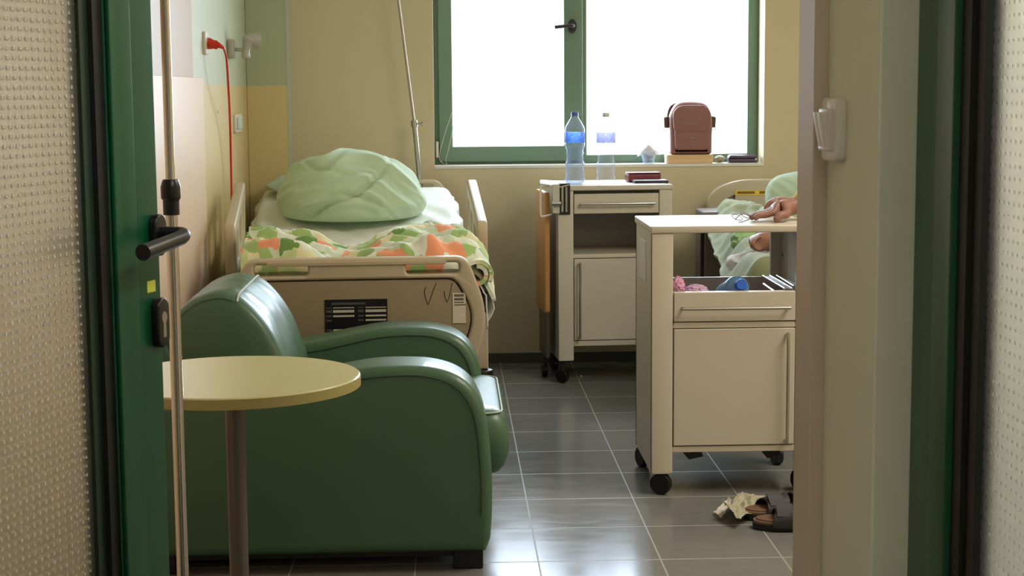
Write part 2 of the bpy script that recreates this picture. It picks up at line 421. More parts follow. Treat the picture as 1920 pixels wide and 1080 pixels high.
# partition with the doorway: right pier, casing, left return
X1 = .49; Y1p, Y2p = 1.88, 2.15
ya, yb_ = PX(1642, 540, X1).y, PX(1547, 540, X1).y
Y1p, Y2p = ya, yb_
struct('wall_partition_right', bx(X1, XR, Y1p, Y2p, 0, CL), M['part'], bevel=.003)
xc = PY(1521, 540, Y2p).x
yc = PX(1492, 540, xc).y
struct('trim_1', bx(xc, XR, Y2p, yc, 0, CL), M['casing'], bevel=.002)
print('X1', X1, 'Y', ya, yb_, 'casing', xc, yc)
struct('wall_partition_left', bx(-1.75, -.80, 1.44, 1.6, 0, CL), M['part'])
struct('wall_corridor_left', bx(-1.75, -1.63, -2.6, 1.44, 0, CL), M['corr'])
struct('wall_corridor_right', bx(1.3, 1.42, -2.6, Y1p, 0, CL), M['corr'])
struct('wall_corridor_end', bx(-1.75, 1.42, -2.7, -2.6, 0, CL), M['corr'])

# ---------------------------------------------------------------- window
yf = YB+.15
wd = thing('window_1', None, None, ((WX0+WX1)/2, yf, SILL), kind='structure')
gx = lambda px, py=160: PY(px, py, yf).x
gz = lambda py, px=1000: PY(px, py, yf).z
Z0 = SILL
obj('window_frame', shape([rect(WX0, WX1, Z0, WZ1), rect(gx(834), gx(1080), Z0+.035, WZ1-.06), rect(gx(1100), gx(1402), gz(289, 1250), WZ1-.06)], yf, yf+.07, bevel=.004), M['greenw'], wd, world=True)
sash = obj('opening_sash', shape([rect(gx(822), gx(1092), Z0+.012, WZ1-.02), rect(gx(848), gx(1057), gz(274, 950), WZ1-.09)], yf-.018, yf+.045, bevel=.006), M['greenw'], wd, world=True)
obj('window_pane', bx(gx(844), gx(1061), yf+.01, yf+.016, gz(278, 950), WZ1-.08), M['winglass'], sash, world=True)
obj('window_pane', bx(gx(1098), gx(1405), yf+.03, yf+.036, gz(292, 1250), WZ1-.05), M['winglass'], wd, world=True)
hz = PY(1073, 49, yf-.02)
wh = obj('window_handle', shape([[(hz.x+.021*math.cos(a*PI/10), hz.z+.033*math.sin(a*PI/10)) for a in range(20)]], yf-.03, yf-.018, bevel=.003), M['dark'], sash, world=True)
hp = PY(1040, 51, yf-.07)
bm = tb(curve([(hz.x, yf-.028, hz.z), (hz.x, yf-.06, hz.z), (hz.x-.02, yf-.068, hz.z), (hp.x, yf-.07, hp.z)], 6), .0085, 12)
obj('lever', bm, M['dark'], wh, world=True)
for z in (Z0+.07, Z0+.9):
    obj('hinge', tb([(WX0+.012, yf-.022, z-.035), (WX0+.012, yf-.022, z+.04)], .007, 12), M['wplastic'], wd, world=True)
obj('sill_board', bx(WX0, WX1, YB-.004, yf, SILL-.012, SILL+.001), pm('white_sill_paint', (226, 224, 214), .35), wd, world=True)
# blind cord looping at the left of the window
q = lambda px, py, dy=-.03: PY(px, py, yf+dy)
obj('blind_cord', tb(curve([q(850, 205), q(836, 245), q(824, 290), q(828, 304), q(838, 308), q(836, 300), q(842, 275), q(850, 235), q(850, 205)], 8), .0012, 6), M['wplastic'], world=False,
    label='thin white blind cord looping down the left side of the green window frame', cat='cord')

# ---------------------------------------------------------------- left glazed door leaf (open inwards)
ang = math.radians(19.4); d = Vector((math.sin(ang), math.cos(ang), 0)); nrm = Vector((math.cos(ang), -math.sin(ang), 0))
E = PY(302, 540, 2.4); E.z = 0
def PD(px, py, off=0):
    """pixel -> local coordinates on the door plane pushed towards the viewer by off"""
    r = ray(px, py); o = E + nrm*off; t = (o-CAM).dot(nrm)/r.dot(nrm); p = CAM+r*t-E
    return Vector((p.dot(d), -off, p.z))
d1 = thing('door_1', None, None, E, rz=PI/2-ang, kind='structure')
xg = PD(181, 540).x; xa = PD(196, 540).x; xb = PD(214, 540).x; xcg = PD(253, 540).x
LW, ZT, ZB = .92, 2.06, .012
obj('door_frame', shape([rect(-LW, 0, ZB, ZT), rect(-LW-xb+.0, xb, ZB-xb, ZT+xb)], 0, .05, bevel=.004), M['green'], d1)
obj('glazing_profile', shape([rect(-LW-xcg, xcg, ZB-xcg, ZT+xcg), rect(-LW-xb, xb, ZB-xb, ZT+xb)], -.007, .0005, bevel=.002), M['green'], d1)
obj('gasket', shape([rect(-LW-xb, xb, ZB-xb, ZT+xb), rect(-LW-xa, xa, ZB-xa, ZT+xa)], .004, .03), M['rubber'], d1)
obj('glazing_bead', shape([rect(-LW-xa, xa, ZB-xa, ZT+xa), rect(-LW-xg, xg, ZB-xg, ZT+xg)], .012, .036), pm('dark_green_bead', (24, 44, 30), .5), d1)
obj('glass_pane', bx(-LW-xa-.004, xa+.004, .018, .024, ZB-xa, ZT+xa), M['dotglass'], d1)
hc = PD(291, 440); kc = PD(295, 604)
def oval(cx, cz, rx, rz, n=28): return [(cx+rx*math.cos(2*PI*k/n), cz+(rz-rx)*(1 if math.sin(2*PI*k/n) > 0 else -1)*(0 if abs(math.sin(2*PI*k/n)) < 1e-6 else 1)+rx*math.sin(2*PI*k/n)) for k in range(n)]
for sgn, y0 in ((-1, 0), (1, .05)):
    ya_, yb2 = (y0-.012, y0) if sgn < 0 else (y0, y0+.012)
    rs = obj('handle_rosette', shape([oval(hc.x-.003, hc.z, .0165, .030)], ya_, yb2, bevel=.002), M['blk'], d1)
    L = .132 if sgn < 0 else .135
    yy = y0+sgn*.052
    if sgn < 0: end = (hc.x-.002-L, yy-.004, hc.z-.012)
    else: end = (hc.x-.002-L, yy, hc.z-.004)
    pts = [(hc.x-.003, y0, hc.z+.002), (hc.x-.003, y0+sgn*.036, hc.z+.002), (hc.x-.006, y0+sgn*.048, hc.z+.001), (hc.x-.020, yy, hc.z-.002)]
    pts = curve(pts, 5)+[Vector(end)]
    bm = tb(pts, [.0105]*(len(pts)-1)+[.0115], 16)
    obj('lever_handle', bm, M['blk'], rs, bevel=.0025)
    ke = obj('keyhole_escutcheon', shape([oval(kc.x-.002, kc.z, .0165, .0365)], ya_-.001*(sgn < 0), yb2, bevel=.003), M['blk'], d1)
    yk = ya_-.0015 if sgn < 0 else yb2-.001
    kp = [(kc.x-.002+.0075*math.cos(a), kc.z+.008+.0085*math.sin(a)) for a in [math.radians(-60+300*k/16) for k in range(17)]]
    kp = kp+[(kc.x-.0065, kc.z-.021), (kc.x+.0025, kc.z-.021)]
    obj('lock_cylinder', shape([kp], yk, yk+.003), M['steel'], ke)
s0 = PD(275, 528); s1 = PD(291, 546)
obj('sticker', bx(s0.x, s1.x, -.0008, .0004, s1.z, s0.z), pm('yellow_green_sticker', (196, 200, 70), .5, var=.25, vscale=120), d1)

# ---------------------------------------------------------------- right glazed door leaf (parallel to the view)
XD = PY(1711, 540, Y1p).x
d2 = thing('door_2', None, None, (XD, Y1p, 0), rz=PI/2, kind='structure')      # local x = +Y world, local -y = +X world... face towards the room axis is local +y
def PR(px): return PX(px, 540, XD).y-Y1p
a1, a2, a3, a4 = PR(1757), PR(1789), PR(1806), PR(1822)
LW2 = 1.0
def rr(a, b_, zb=0): return rect(-LW2-a, a, ZB-a, ZT-(-a))
obj('door_frame', shape([rect(-LW2, -.0, ZB, ZT), rect(-LW2-a1, a1, ZB-a1, ZT+a1)], -.05, .0, bevel=.004), M['green'], d2)
obj('glazing_profile', shape([rr(a1, 0), rr(a2, 0)], -.04, .006, bevel=.002), M['green'], d2)
obj('gasket', shape([rr(a2, 0), rr(a3, 0)], -.034, -.002), M['rubber'], d2)
obj('glazing_bead', shape([rr(a3, 0), rr(a4, 0)], -.036, -.008), M['rubber'], d2)
obj('glass_pane', bx(-LW2-a3, a3+.003, -.022, -.016, ZB-a3, ZT+a3), M['dotglass2'], d2)

# ---------------------------------------------------------------- light switch on the pier
yA, yB3 = PX(1587, 240, X1).y, PX(1587, 240, X1).y+.08
zt, zbm = PX(1586, 184, X1).z, PX(1586, 305, X1).z
lsw = thing('light_switch', 'white double light switch on the plaster pier beside the doorway', 'light switch', (X1, (yA+yB3)/2, zbm))
obj('switch_plate', shape([rect(yA, yB3, zbm, zt, .012)], X1-.013, X1+.001, 'yz', bevel=.003), M['wplastic'], lsw, world=True)
obj('switch_surround', shape([rect(yA+.014, yB3-.014, zbm+.013, zt-.013, .004)], X1-.020, X1-.010, 'yz', bevel=.002), M['wplastic'], lsw, world=True)
zc = (zt+zbm)/2
for k in range(2):
    ya2 = yA+.018+k*.0225
    bm = shape([[(X1-.021, zc-.021), (X1-.013, zc-.021), (X1-.013, zc+.022), (X1-.0285, zc+.022), (X1-.026, zc+.006)]], ya2, ya2+.0215, 'xz', bevel=.001)
    obj('rocker', bm, M['wplastic'], lsw, world=True)

# ---------------------------------------------------------------- wall socket with red plug, cable, wall lamp, bell switch
pc = PX(383, 81, XL)
so = thing('wall_socket', 'white square wall socket with the red plug in it, on the left wall', 'socket', (XL, pc.y, pc.z-.04))
obj('socket_plate', shape([rect(pc.y-.042, pc.y+.042, pc.z-.042, pc.z+.042, .008)], XL, XL+.012, 'yz', bevel=.002), M['wplastic'], so, world=True)
bm = B()
bm = tb([(XL+.012, pc.y, pc.z), (XL+.016, pc.y, pc.z)], .022, 24)
obj('socket_well', bm, M['gplastic'], so, world=True)
cb = thing('power_cable', 'red extension cable with a plug, hanging from the socket down behind the left bed', 'cable', (XL+.05, pc.y, .7))
pl = [(XL+.014, pc.y, pc.z)]+[tuple(PX(a, b_, XL+c)) for a, b_, c in ((393, 82, .020), (403, 84, .040), (405, 84, .044), (407, 84, .047), (412, 86, .058), (418, 89, .069))]
obj('plug', tb(pl, [.021, .021, .015, .017, .013, .009, .006], 16), M['red'], cb, world=True)
def C(px, py, X): return PX(px, py, X)
cp = [Vector(pl[-1]), C(421, 95, XL+.070), C(425, 112, XL+.070), C(428, 160, XL+.065), C(431, 220, XL+.045), C(433, 300, XL+.03), C(435, 400, XL+.03), C(437, 460, XL+.03)]
obj('cord', tb(curve(cp, 10), .0045, 10), M['red'], cb, world=True)
lp = PX(428, 92, XL)
la = thing('wall_lamp', 'small grey swivel reading lamp fixed to the green part of the left wall', 'lamp', (XL, lp.y, lp.z))
obj('wall_bracket', shape([rect(lp.y-.045, lp.y+.045, lp.z-.04, lp.z+.04, .02)], XL, XL+.028, 'yz', bevel=.008), M['gplastic'], la, world=True)
a_, b_ = Vector((XL+.025, lp.y, lp.z-.002)), Vector((XL+.085, lp.y+.0, lp.z-.004))
obj('arm', tb([a_, b_], .008, 12), M['steel'], la, world=True)
hq = curve([PY(462, 110, lp.y), PY(461, 100, lp.y), PY(463, 88, lp.y), PY(466, 76, lp.y), PY(469, 70, lp.y)], 4)
lh = obj('lamp_head', tb(hq, [.012, .017, .018, .018, .017, .016, .016, .016, .017, .019, .021, .023, .025, .026, .026, .024, .018][:len(hq)], 24), M['gplastic'], la, world=True, ang=70)
hc1, hc2 = PY(461, 73, lp.y), PY(483, 76, lp.y+.03)
obj('lamp_cup', tb([hc1, hc1.lerp(hc2, .25), hc1.lerp(hc2, .6), hc2, hc1.lerp(hc2, .96)], [.016, .026, .030, .036, .030], 28), M['gplastic'], lh, world=True, ang=50)
bp_ = PX(443, 231, XL)
be = thing('call_button', 'small pale bedside call switch on the yellow dado beside the red cable', 'switch', (XL, bp_.y, bp_.z-.04))
hh = .038
obj('switch_plate', shape([rect(bp_.y-.10, bp_.y+.10, bp_.z-hh, bp_.z+hh, .01)], XL, XL+.012, 'yz', bevel=.002), M['wplastic'], be, world=True)
for k in (-.06, .0, .055):
    obj('button', shape([rect(bp_.y+k-.02, bp_.y+k+.022, bp_.z-hh*.7, bp_.z+hh*.7, .006)], XL+.012, XL+.020, 'yz', bevel=.002), pm('pale_green_button', (190, 205, 190), .4) if k else M['wplastic'], be, world=True)
sk = PX(408, 209, XL)
obj('wall_hook', tb([(XL, sk.y, sk.z), (XL+.004, sk.y, sk.z)], [.009, .005], 12), M['wplastic'], label='tiny pale screw cap on the yellow dado left of the red cable', cat='screw cap')
# ---------------------------------------------------------------- bed on the left
def V(*a): return Vector(a)
BR = math.radians(3.0); YF = 5.47
bc = PY(671, 590, YF)
bed = thing('hospital_bed', 'beige hospital bed with footboard and side rails, against the left wall behind the green armchair', 'bed', (bc.x, YF, 0), rz=BR)
BM = rmat(bed); BI = BM.inverted()
def BP(px, py, y):
    """pixel -> bed-local point on the plane local y = y"""
    c = BI @ CAM; r = BI.to_3x3() @ ray(px, py); return c + r*((y-c.y)/r.y)
def BX(px, py, x):
    c = BI @ CAM; r = BI.to_3x3() @ ray(px, py); return c + r*((x-c.x)/r.x)
zt = BP(860, 481, -.03).z; zw = BP(918, 590, -.03).z; zb2 = BP(890, 692, -.03).z
xt = BP(876, 481, -.03).x; xw = BP(918, 590, -.03).x; xb2 = BP(890, 690, -.03).x
half = [(xb2, zb2), (xw, zw), (xt, zt)]
out = rpoly([(-x, z) for x, z in half]+[(x, z) for x, z in half[::-1]], [.03, .12, .04, .04, .12, .03], 6)
s1 = BP(468, 520, -.03); s2 = BP(571, 501, -.03); s3 = BP(761, 515, -.03); s4 = BP(861, 492, -.03)
zg = BP(700, 524, -.03).z
hl = rect(-s4.x, -s3.x, s3.z, s4.z, .014); hr = rect(s3.x, s4.x, s3.z, s4.z, .014)
k = .045
pan = rpoly([(-xb2+k, zb2+k), (-xw+k, zw), (-xt+k*.9, zg), (xt-k*.9, zg), (xw-k, zw), (xb2-k, zb2+k)], [.02, .08, .03, .03, .08, .02], 6)
g = .004
pan2 = rpoly([(-xb2+k+g, zb2+k+g), (-xw+k+g, zw), (-xt+k*.9+g, zg-g), (xt-k*.9-g, zg-g), (xw-k-g, zw), (xb2-k-g, zb2+k+g)], [.02, .08, .03, .03, .08, .02], 6)
fb = obj('footboard', shape([out, hl, hr, pan], -.03, .03, bevel=.009, bres=3), M['bedp'], bed)
obj('grip_rail', shape([rect(-xt+.07, xt-.07, zt-.024, zt-.010, .005)], -.034, -.026, bevel=.002), M['bedp'], fb)
fp = obj('footboard_panel', shape([pan2], -.024, .02, bevel=.003), M['bedpan'], bed)
# black operation-guide sticker with pale bars
c0, c1 = BP(610, 627, -.025), BP(726, 560, -.025)
xs = [c0.x+(c1.x-c0.x)*t for t in (0, .02, .11, .13, .47, .53, .62, .65, .98, 1)]
zz = [c0.z-.03+(c1.z-c0.z+.03)*t for t in (0, .06, .12, .16, .22, .28, .32, .44, .50, .54, .60, .64, .70, .76, .80, .82, .88, .93, 1)]
def stf(i, j):
    row = {1: 1, 3: 1, 5: 1, 8: 1, 10: 1, 12: 1, 14: 1}
    if j == 16 and 2 <= i <= 6: return 2
    if j in row and i == 3: return 1 if j not in (8,) else 0
    if j in row and i == 7: return 1 if j not in (3,) else 0
    if j in (3, 5, 8, 10, 12, 14) and i in (1, 5): return 2
    return 0
obj('guide_sticker', plate(xs, zz, stf, -.0262, -.0235), [pm('sticker_black', (20, 18, 24), .4), pm('sticker_bar', (196, 194, 176), .5), pm('sticker_grey', (84, 80, 82), .5)], fp)
c0, c1 = BP(849, 606, -.025), BP(873, 549, -.025)
xs = [c0.x+(c1.x-c0.x)*t for t in (0, .12, .45, .55, .85, 1)]; zz = [c0.z+(c1.z-c0.z)*t/24 for t in range(25)]
obj('paper_label', plate(xs, zz, lambda i, j: 1 if ((j in (16, 18, 19, 21, 22) and 1 <= i <= 3) or (j in (2, 5, 7, 10, 12) and i in (1, 2, 3) and False) or (j == 14 and i in (1, 2, 3, 4))) else 0, -.0262, -.0235), [M['paper'], pm('label_print', (104, 98, 86), .7)], fp)
for pts in ([(800, 538), (797, 541), (796, 550), (799, 562), (803, 572), (808, 558), (813, 543), (818, 531)], [(833, 545), (834, 555), (839, 567), (843, 555), (848, 530)]):
    obj('pen_tick', tb([BP(x, y, -.0245) for x, y in pts], .0011, 6), M['ink'], fp)
# frame, legs, castors and corner bumpers
obj('bed_frame', ring(-.40, .40, .05, 2.05, .05, .05, .05, .05, .34, .40, 'xy'), M['bedp'], bed, bevel=.004)
obj('mattress_deck', bx(-.42, .42, .06, 2.06, .44, .47), M['greymetal'], bed, bevel=.004)
for y in (.30, 1.70):
    obj('lift_column', bx(-.06, .06, y-.06, y+.06, .14, .44), M['greymetal'], bed, bevel=.004)
obj('base_frame', ring(-.36, .36, .02, 1.95, .05, .05, .05, .05, .10, .15, 'xy'), M['greymetal'], bed, bevel=.004)
for sx in (-1, 1):
    for y in (.06, 1.9):
        w_ = obj('castor', tb([(sx*.36-.014, y, .055), (sx*.36+.014, y, .055)], .055, 24), M['blk'], bed, bevel=.004)
        obj('castor_fork', bx(sx*.36-.02, sx*.36+.02, y-.018, y+.018, .06, .115), M['greymetal'], w_, bevel=.003)
    xk = sx*BP(905, 650, .02).x
    obj('corner_post', bx(xk-.02, xk+.02, .032, .07, .12, zw+.0), M['bedp'], bed, bevel=.005)
    bq = BP(905, 703, .0)
    rg = lathe(B(), [(.017, bq.z-.018), (.034, bq.z-.018), (.036, bq.z-.012), (.036, bq.z+.012), (.033, bq.z+.018), (.019, bq.z+.018), (.017, bq.z+.014), (.017, bq.z-.018)], (sx*bq.x, .0, 0), 28, close=False)
    obj('corner_bumper', rg, M['blk'], bed)
# headboard
HY = 2.12
zh = BP(800, 337, HY).z; xh = BP(829, 350, HY).x+.025
ho = rpoly([(-xh, .42), (xh, .42), (xh-.005, zh-.05), (xh-.045, zh), (-xh+.045, zh), (-xh+.005, zh-.05)], [.02, .02, .03, .03, .03, .03])
holes = [rpoly([(-xh+.05, zh-.10), (-.05, zh-.10), (-.05, zh-.018), (-xh+.07, zh-.018)], .012), rpoly([(.05, zh-.10), (xh-.05, zh-.10), (xh-.07, zh-.018), (.05, zh-.018)], .012)]
obj('headboard', shape([ho]+holes, HY-.02, HY+.02, bevel=.006), M['bedp'], bed)

# mattress with raised head end
def mz(y): return .635+.01*sstep(0, .4, y)+.175*sstep(.62, 2.1, y)
MWh = .415
def matf(top):
    bm = B(); n = 30; prof = []
    for i in range(n+1):
        y = .045+(2.07-.045)*i/n
        e = .03*(1-min(1, min(i, n-i)/2))
        z1 = mz(y)-e*.6; z0 = z1-.13+e
        r = .035; pts = []
        for (cx, cz, a0) in ((MWh-r, z1-r, 0), (-MWh+r, z1-r, 90), (-MWh+r, z0+r, 180), (MWh-r, z0+r, 270)):
            for k2 in range(5):
                a = math.radians(a0+90*k2/4); pts.append((cx+r*math.cos(a), y, cz+r*math.sin(a)))
        prof.append([bm.verts.new(p) for p in pts])
    for A, C_ in zip(prof, prof[1:]):
        for k2 in range(len(A)): bm.faces.new((A[k2], A[(k2+1) % len(A)], C_[(k2+1) % len(A)], C_[k2]))
    bm.faces.new(prof[0]); bm.faces.new(prof[-1][::-1]); return bm
obj('mattress', matf(1), M['mattress'], bed)
# side rails
def rail(sx):
    nx = .455
    n0 = BX(904 if sx > 0 else 441, 416 if sx > 0 else 428, sx*nx); f0 = BX(884 if sx > 0 else 470, 336 if sx > 0 else 349, sx*nx)
    return n0, f0
n0, f0 = rail(1); n1, f1 = rail(-1)
print('rails', n0, f0, n1, f1)
for sx in (-1, 1):
    ya0, za0, yb0, zb0 = n0.y, n0.z, min(f0.y, 1.95), n0.z+(f0.z-n0.z)*(min(f0.y, 1.95)-n0.y)/(f0.y-n0.y)
    def L(t, dz): return (lerp(ya0, yb0, t), lerp(za0, zb0, t)+dz)
    o_ = rpoly([(ya0+.02, za0-.26), (yb0-.06, zb0-.30), L(1, -.02), L(1, 0), L(0, 0), (ya0-.01, za0-.04)], [.05, .06, .05, .05, .05, .03], 6)
    sl = []
    for t0, t1 in ((.10, .30), (.36, .62), (.68, .90)):
        sl.append(rpoly([L(t0, -.16), L(t1, -.17), L(t1, -.055), L(t0, -.055)], .02))
    rl = obj('side_rail', shape([o_]+sl, sx*.455-.02, sx*.455+.02, 'yz', bevel=.009), M['bedp'], bed)
    for t in (.2, .8):
        p = L(t, -.2); obj('rail_arm', bx(sx*.42-.012, sx*.42+.02, p[0]-.02, p[0]+.02, .40, p[1]), M['greymetal'], rl, bevel=.004)

# fitted sheet over the mattress
def foldn(x, y, s=1):
    return .5*ridge(x*3*s, y*5*s, 1.3)+.25*ridge(x*7*s+3, y*9*s, 4.1)+.1*N3(x*20*s, y*20*s)
DR = .15
def shf(u, v):
    y = .03+(2.085-.03)*v
    wd_ = 2*MWh+2*DR; s = -wd_/2+wd_*u
    zt_ = mz(y)+.012; R = .045; xe = MWh+.010
    drop = 0; x = s
    a = abs(s); flat = xe-R
    if a <= flat: x = s; z = zt_
    elif a <= flat+R*PI/2:
        th = (a-flat)/R; x = math.copysign(flat+R*math.sin(th), s); z = zt_-R*(1-math.cos(th))
    else:
        z = zt_-R-(a-flat-R*PI/2); x = math.copysign(xe+.004+.006*math.sin(y*23+a*9), s)
    dg = (x*.9+y*.45)          # long diagonal tension creases
    z += .009*ridge(dg*9, (x*.4-y)*1.6, 2)*sstep(.5, 1.2, y)+.0016*N3(x*18, y*14, 5)
    for i in range(5):         # lengthwise press folds
        pass
    if v < .02 or v > .98: z -= .012
    if a > flat+R*PI/2: x += math.copysign(.012*max(0, ridge(y*4, z*1.5, 7)), s)
    return (x, y, z)
sh = obj('bed_sheet', grid(110, 150, shf), M['sheet'], None, label='pale green fitted sheet covering the mattress of the left bed', cat='sheet', ang=80)
sh.matrix_world = BM; solid(sh, .004, -1)
# mint duvet heaped at the head end
def wr(px, py, y): return BP(px, py, y)
DC = V(BP(660, 380, 1.42).x, 1.46, mz(1.46)+.02)
dl, dr_ = BP(529, 350, 1.45).x-DC.x, BP(800, 378, 1.40).x-DC.x
ztop = BP(650, 297, 1.5).z
def blob(nu, nv, f):
    bm = B(); top = bm.verts.new(f(0, 0)); rows = []
    for j in range(1, nv):
        rows.append([bm.verts.new(f(i/nu, j/nv)) for i in range(nu)])
    bot = bm.verts.new(f(0, 1))
    for i in range(nu):
        bm.faces.new((top, rows[0][i], rows[0][(i+1) % nu])); bm.faces.new((bot, rows[-1][(i+1) % nu], rows[-1][i]))
        for j in range(nv-2): bm.faces.new((rows[j][i], rows[j+1][i], rows[j+1][(i+1) % nu], rows[j][(i+1) % nu]))
    return bm
def duv(u, v):
    th = 2*PI*u; ph = PI*v
    c1, s1_ = math.cos(th), math.sin(th)
    ex = .88
    cx = math.copysign(abs(c1)**ex, c1); cy = math.copysign(abs(s1_)**.9, s1_); s = math.sin(ph)**.74; c = math.cos(ph)
    hgt = (ztop-DC.z)-.012; hx = cx*s
    rx = dr_-.03 if cx > 0 else -dl-.012
    prof = 1-.13*hx-.13*hx*hx
    x = rx*hx; y = .33*cy*s
    z = hgt*c*prof if c > 0 else max(-.02, .03*c)
    p = Vector((x, y, z)); n = Vector((cx*s, cy*s, max(c, 0)+.15)).normalized()
    wx = p.x+.04*N3(p.x*5, p.y*5, p.z*5); wz = p.z+.03*N3(p.x*4+3, p.z*5, 8)
    bl_ = sstep(-.10, .16, wx)
    t1 = lerp(wz*1.1-.38*wx, wz*.75+.62*wx, bl_)+.30*p.y
    al = lerp(wx+.5*wz, wz-.6*wx, bl_)
    dsp = .034*ridge(t1*6.5, al*1.6, 2.7)+.020*ridge(t1*13+1, al*2.6, 6.2)+.010*ridge(t1*27, al*4, 1.1)+.006*ridge(t1*40, al*7, 3.1)
    # deep valleys: one from the top right sweeping down to the left, one along the lower front
    a1 = (wz-.015)-(.24*math.exp(-((wx-.10)/.09)**2)*0+.62*(wx+.13)*(1 if wx > -.13 else .25))
    dsp -= .038*math.exp(-(a1/.011)**2)*sstep(.16, .02, wx)*sstep(-.26, -.12, wx)
    a2 = wz-(.075-.30*(wx-.02)-1.3*(wx-.02)**2)
    dsp -= .030*math.exp(-(a2/.009)**2)*sstep(-.12, 0, wx)
    a3 = wz-(.155-.25*wx); dsp -= .018*math.exp(-(a3/.007)**2)*sstep(.12, .02, abs(wx+.08))
    k2 = sstep(-.05, .25, c)
    return DC+p+n*dsp*(.3+.7*k2)
dv = obj('duvet', blob(220, 130, duv), M['duvet'], None, ang=120, label='mint green duvet heaped in a rumpled mound at the head of the left bed', cat='duvet')
dv.matrix_world = BM
# pillow behind the duvet, flat at the head
def pil(cx, cy, cz, hx, hy, hz, seed=0, tilt=0):
    def f(u, v):
        th = 2*PI*u; ph = PI*v
        ex = .45
        c1, s1_ = math.cos(th), math.sin(th)
        a = math.copysign(abs(c1)**ex, c1); b = math.copysign(abs(s1_)**ex, s1_)
        r = math.sin(ph)**.6; zz_ = math.cos(ph)
        x = hx*a*r*(1-.06*abs(b)); y = hy*b*r*(1-.06*abs(a)); z = hz*zz_*(1-.55*(abs(a)*r)**4)*(1-.5*(abs(b)*r)**4)
        k_ = .010*ridge(x*9+seed, y*9, z*5)+.004*N3(x*25, y*25, seed)
        return (cx+x, cy+y, cz+z+y*tilt+k_)
    return f
plw = obj('pillow', blob(64, 36, pil(-.10, 1.86, mz(1.86)+.055, .30, .19, .05, 3, .08)), M['pillow'], None, ang=120, label='flat pale green pillow at the head of the left bed, behind the duvet heap', cat='pillow')
plw.matrix_world = BM
# patterned blanket bunched across the foot end
mt = pm('patchwork_print', (200, 200, 180), .8, sheen=.2); nt, b = nodes(mt)
uv = nt.nodes.new('ShaderNodeUVMap'); uv.uv_map = 'UVMap'
mp = nt.nodes.new('ShaderNodeMapping'); mp.inputs['Scale'].default_value = (15, 9, 1); mp.inputs['Location'].default_value = (4.3, 2.6, 0); nt.links.new(uv.outputs[0], mp.inputs[0])
nz2 = nt.nodes.new('ShaderNodeTexNoise'); nz2.inputs['Scale'].default_value = 1.2; nt.links.new(mp.outputs[0], nz2.inputs['Vector'])
va = nt.nodes.new('ShaderNodeVectorMath'); va.operation = 'ADD'; nt.links.new(mp.outputs[0], va.inputs[0]); nt.links.new(nz2.outputs['Color'], va.inputs[1])
vo = nt.nodes.new('ShaderNodeTexVoronoi'); vo.inputs['Scale'].default_value = 1.0; vo.inputs['Randomness'].default_value = .75; vo.distance = 'CHEBYCHEV'
nt.links.new(va.outputs[0], vo.inputs['Vector'])
sc_ = nt.nodes.new('ShaderNodeSeparateColor'); nt.links.new(vo.outputs['Color'], sc_.inputs[0])
cr = nt.nodes.new('ShaderNodeValToRGB'); cr.color_ramp.interpolation = 'CONSTANT'
cols = [(0, (206, 218, 190)), (.18, (158, 190, 118)), (.34, (226, 232, 214)), (.54, (236, 158, 116)), (.65, (224, 218, 176)), (.76, (196, 212, 150)), (.90, (108, 150, 74))]
el = cr.color_ramp.elements; el[0].position, el[0].color = 0, (*srgb(*cols[0][1]), 1); el[1].position, el[1].color = cols[1][0], (*srgb(*cols[1][1]), 1)
for p_, c_ in cols[2:]:
    e_ = el.new(p_); e_.color = (*srgb(*c_), 1)
nt.links.new(sc_.outputs[0], cr.inputs[0]); nt.links.new(cr.outputs[0], b.inputs['Base Color']); M['patch'] = mt
bx0, bx1 = -.385, .40
def blk(u, v):
    x = lerp(bx0, bx1+.055, u)
    back = .60+.16*sstep(.3, .9, u)+.10*math.sin(u*7+1)*.5+.06*N3(u*5, 3, 1)
    y = lerp(.045, back, v)
    # accordion gathering: big rolls across the width with drifting phase
    yy = y+.05*N3(x*4, y*3, 2)+.10*x*x
    fold = .034*max(0, ridge(x*2.2+1, yy*5.2, .4))+.034*ridge(x*4-yy*2, yy*9+x*1.5, 3.2)*1.35+.016*ridge(x*9+yy*5, yy*17, 5)+.004*N3(x*40, yy*40)
    env = sstep(0, .10, v)*.9+.1
    env2 = 1-.85*sstep(.86, 1, v)
    dip = 1-.55*math.exp(-((x+.02)/.12)**2)
    z = mz(y)+.022+(.022+fold*1.15)*env*env2*dip
    edge = max(0, x-.37)
    z -= edge*edge*14
    edgel = max(0, -.39-x); z -= edgel*edgel*16
    return (x, y, z)
bl = obj('patchwork_blanket', grid(170, 90, blk), M['patch'], None, ang=120, label='green, white and orange patterned blanket bunched across the foot of the left bed', cat='blanket')
bl.matrix_world = BM; solid(bl, .012, 1)
# its rolled end sticking out past the footboard on the right
rc = BP(893, 508, .12)
def rollf(u, v):
    t = u; r_ = lerp(.042, .020, t); a = -PI*.2+t*PI*2.7
    y = .02+.30*v; w2 = 1+.08*N3(v*4, u*3, 9)
    return (rc.x-.005+r_*1.05*math.cos(a)*w2, y, rc.z+r_*.95*math.sin(a)*w2-.0)
ro = obj('rolled_blanket_end', grid(48, 20, rollf), M['patch'], bl, ang=120); solid(ro, .014, 1)
# sheet end hanging down at the right corner
def hang(u, v):
    z = lerp(BP(908, 520, .12).z, BP(908, 602, .12).z, v)
    y = .06+.42*u
    x = BP(905, 540, .12).x+.012*math.sin(u*14+v*3)-.012*(1-v)+.030*math.sin(v*PI)*.8
    return (x+.006*ridge(u*6, v*3), y, z+.05*u*v)
hg = obj('sheet_corner', grid(40, 24, hang), M['sheet'], sh, ang=120); solid(hg, .003, 1)
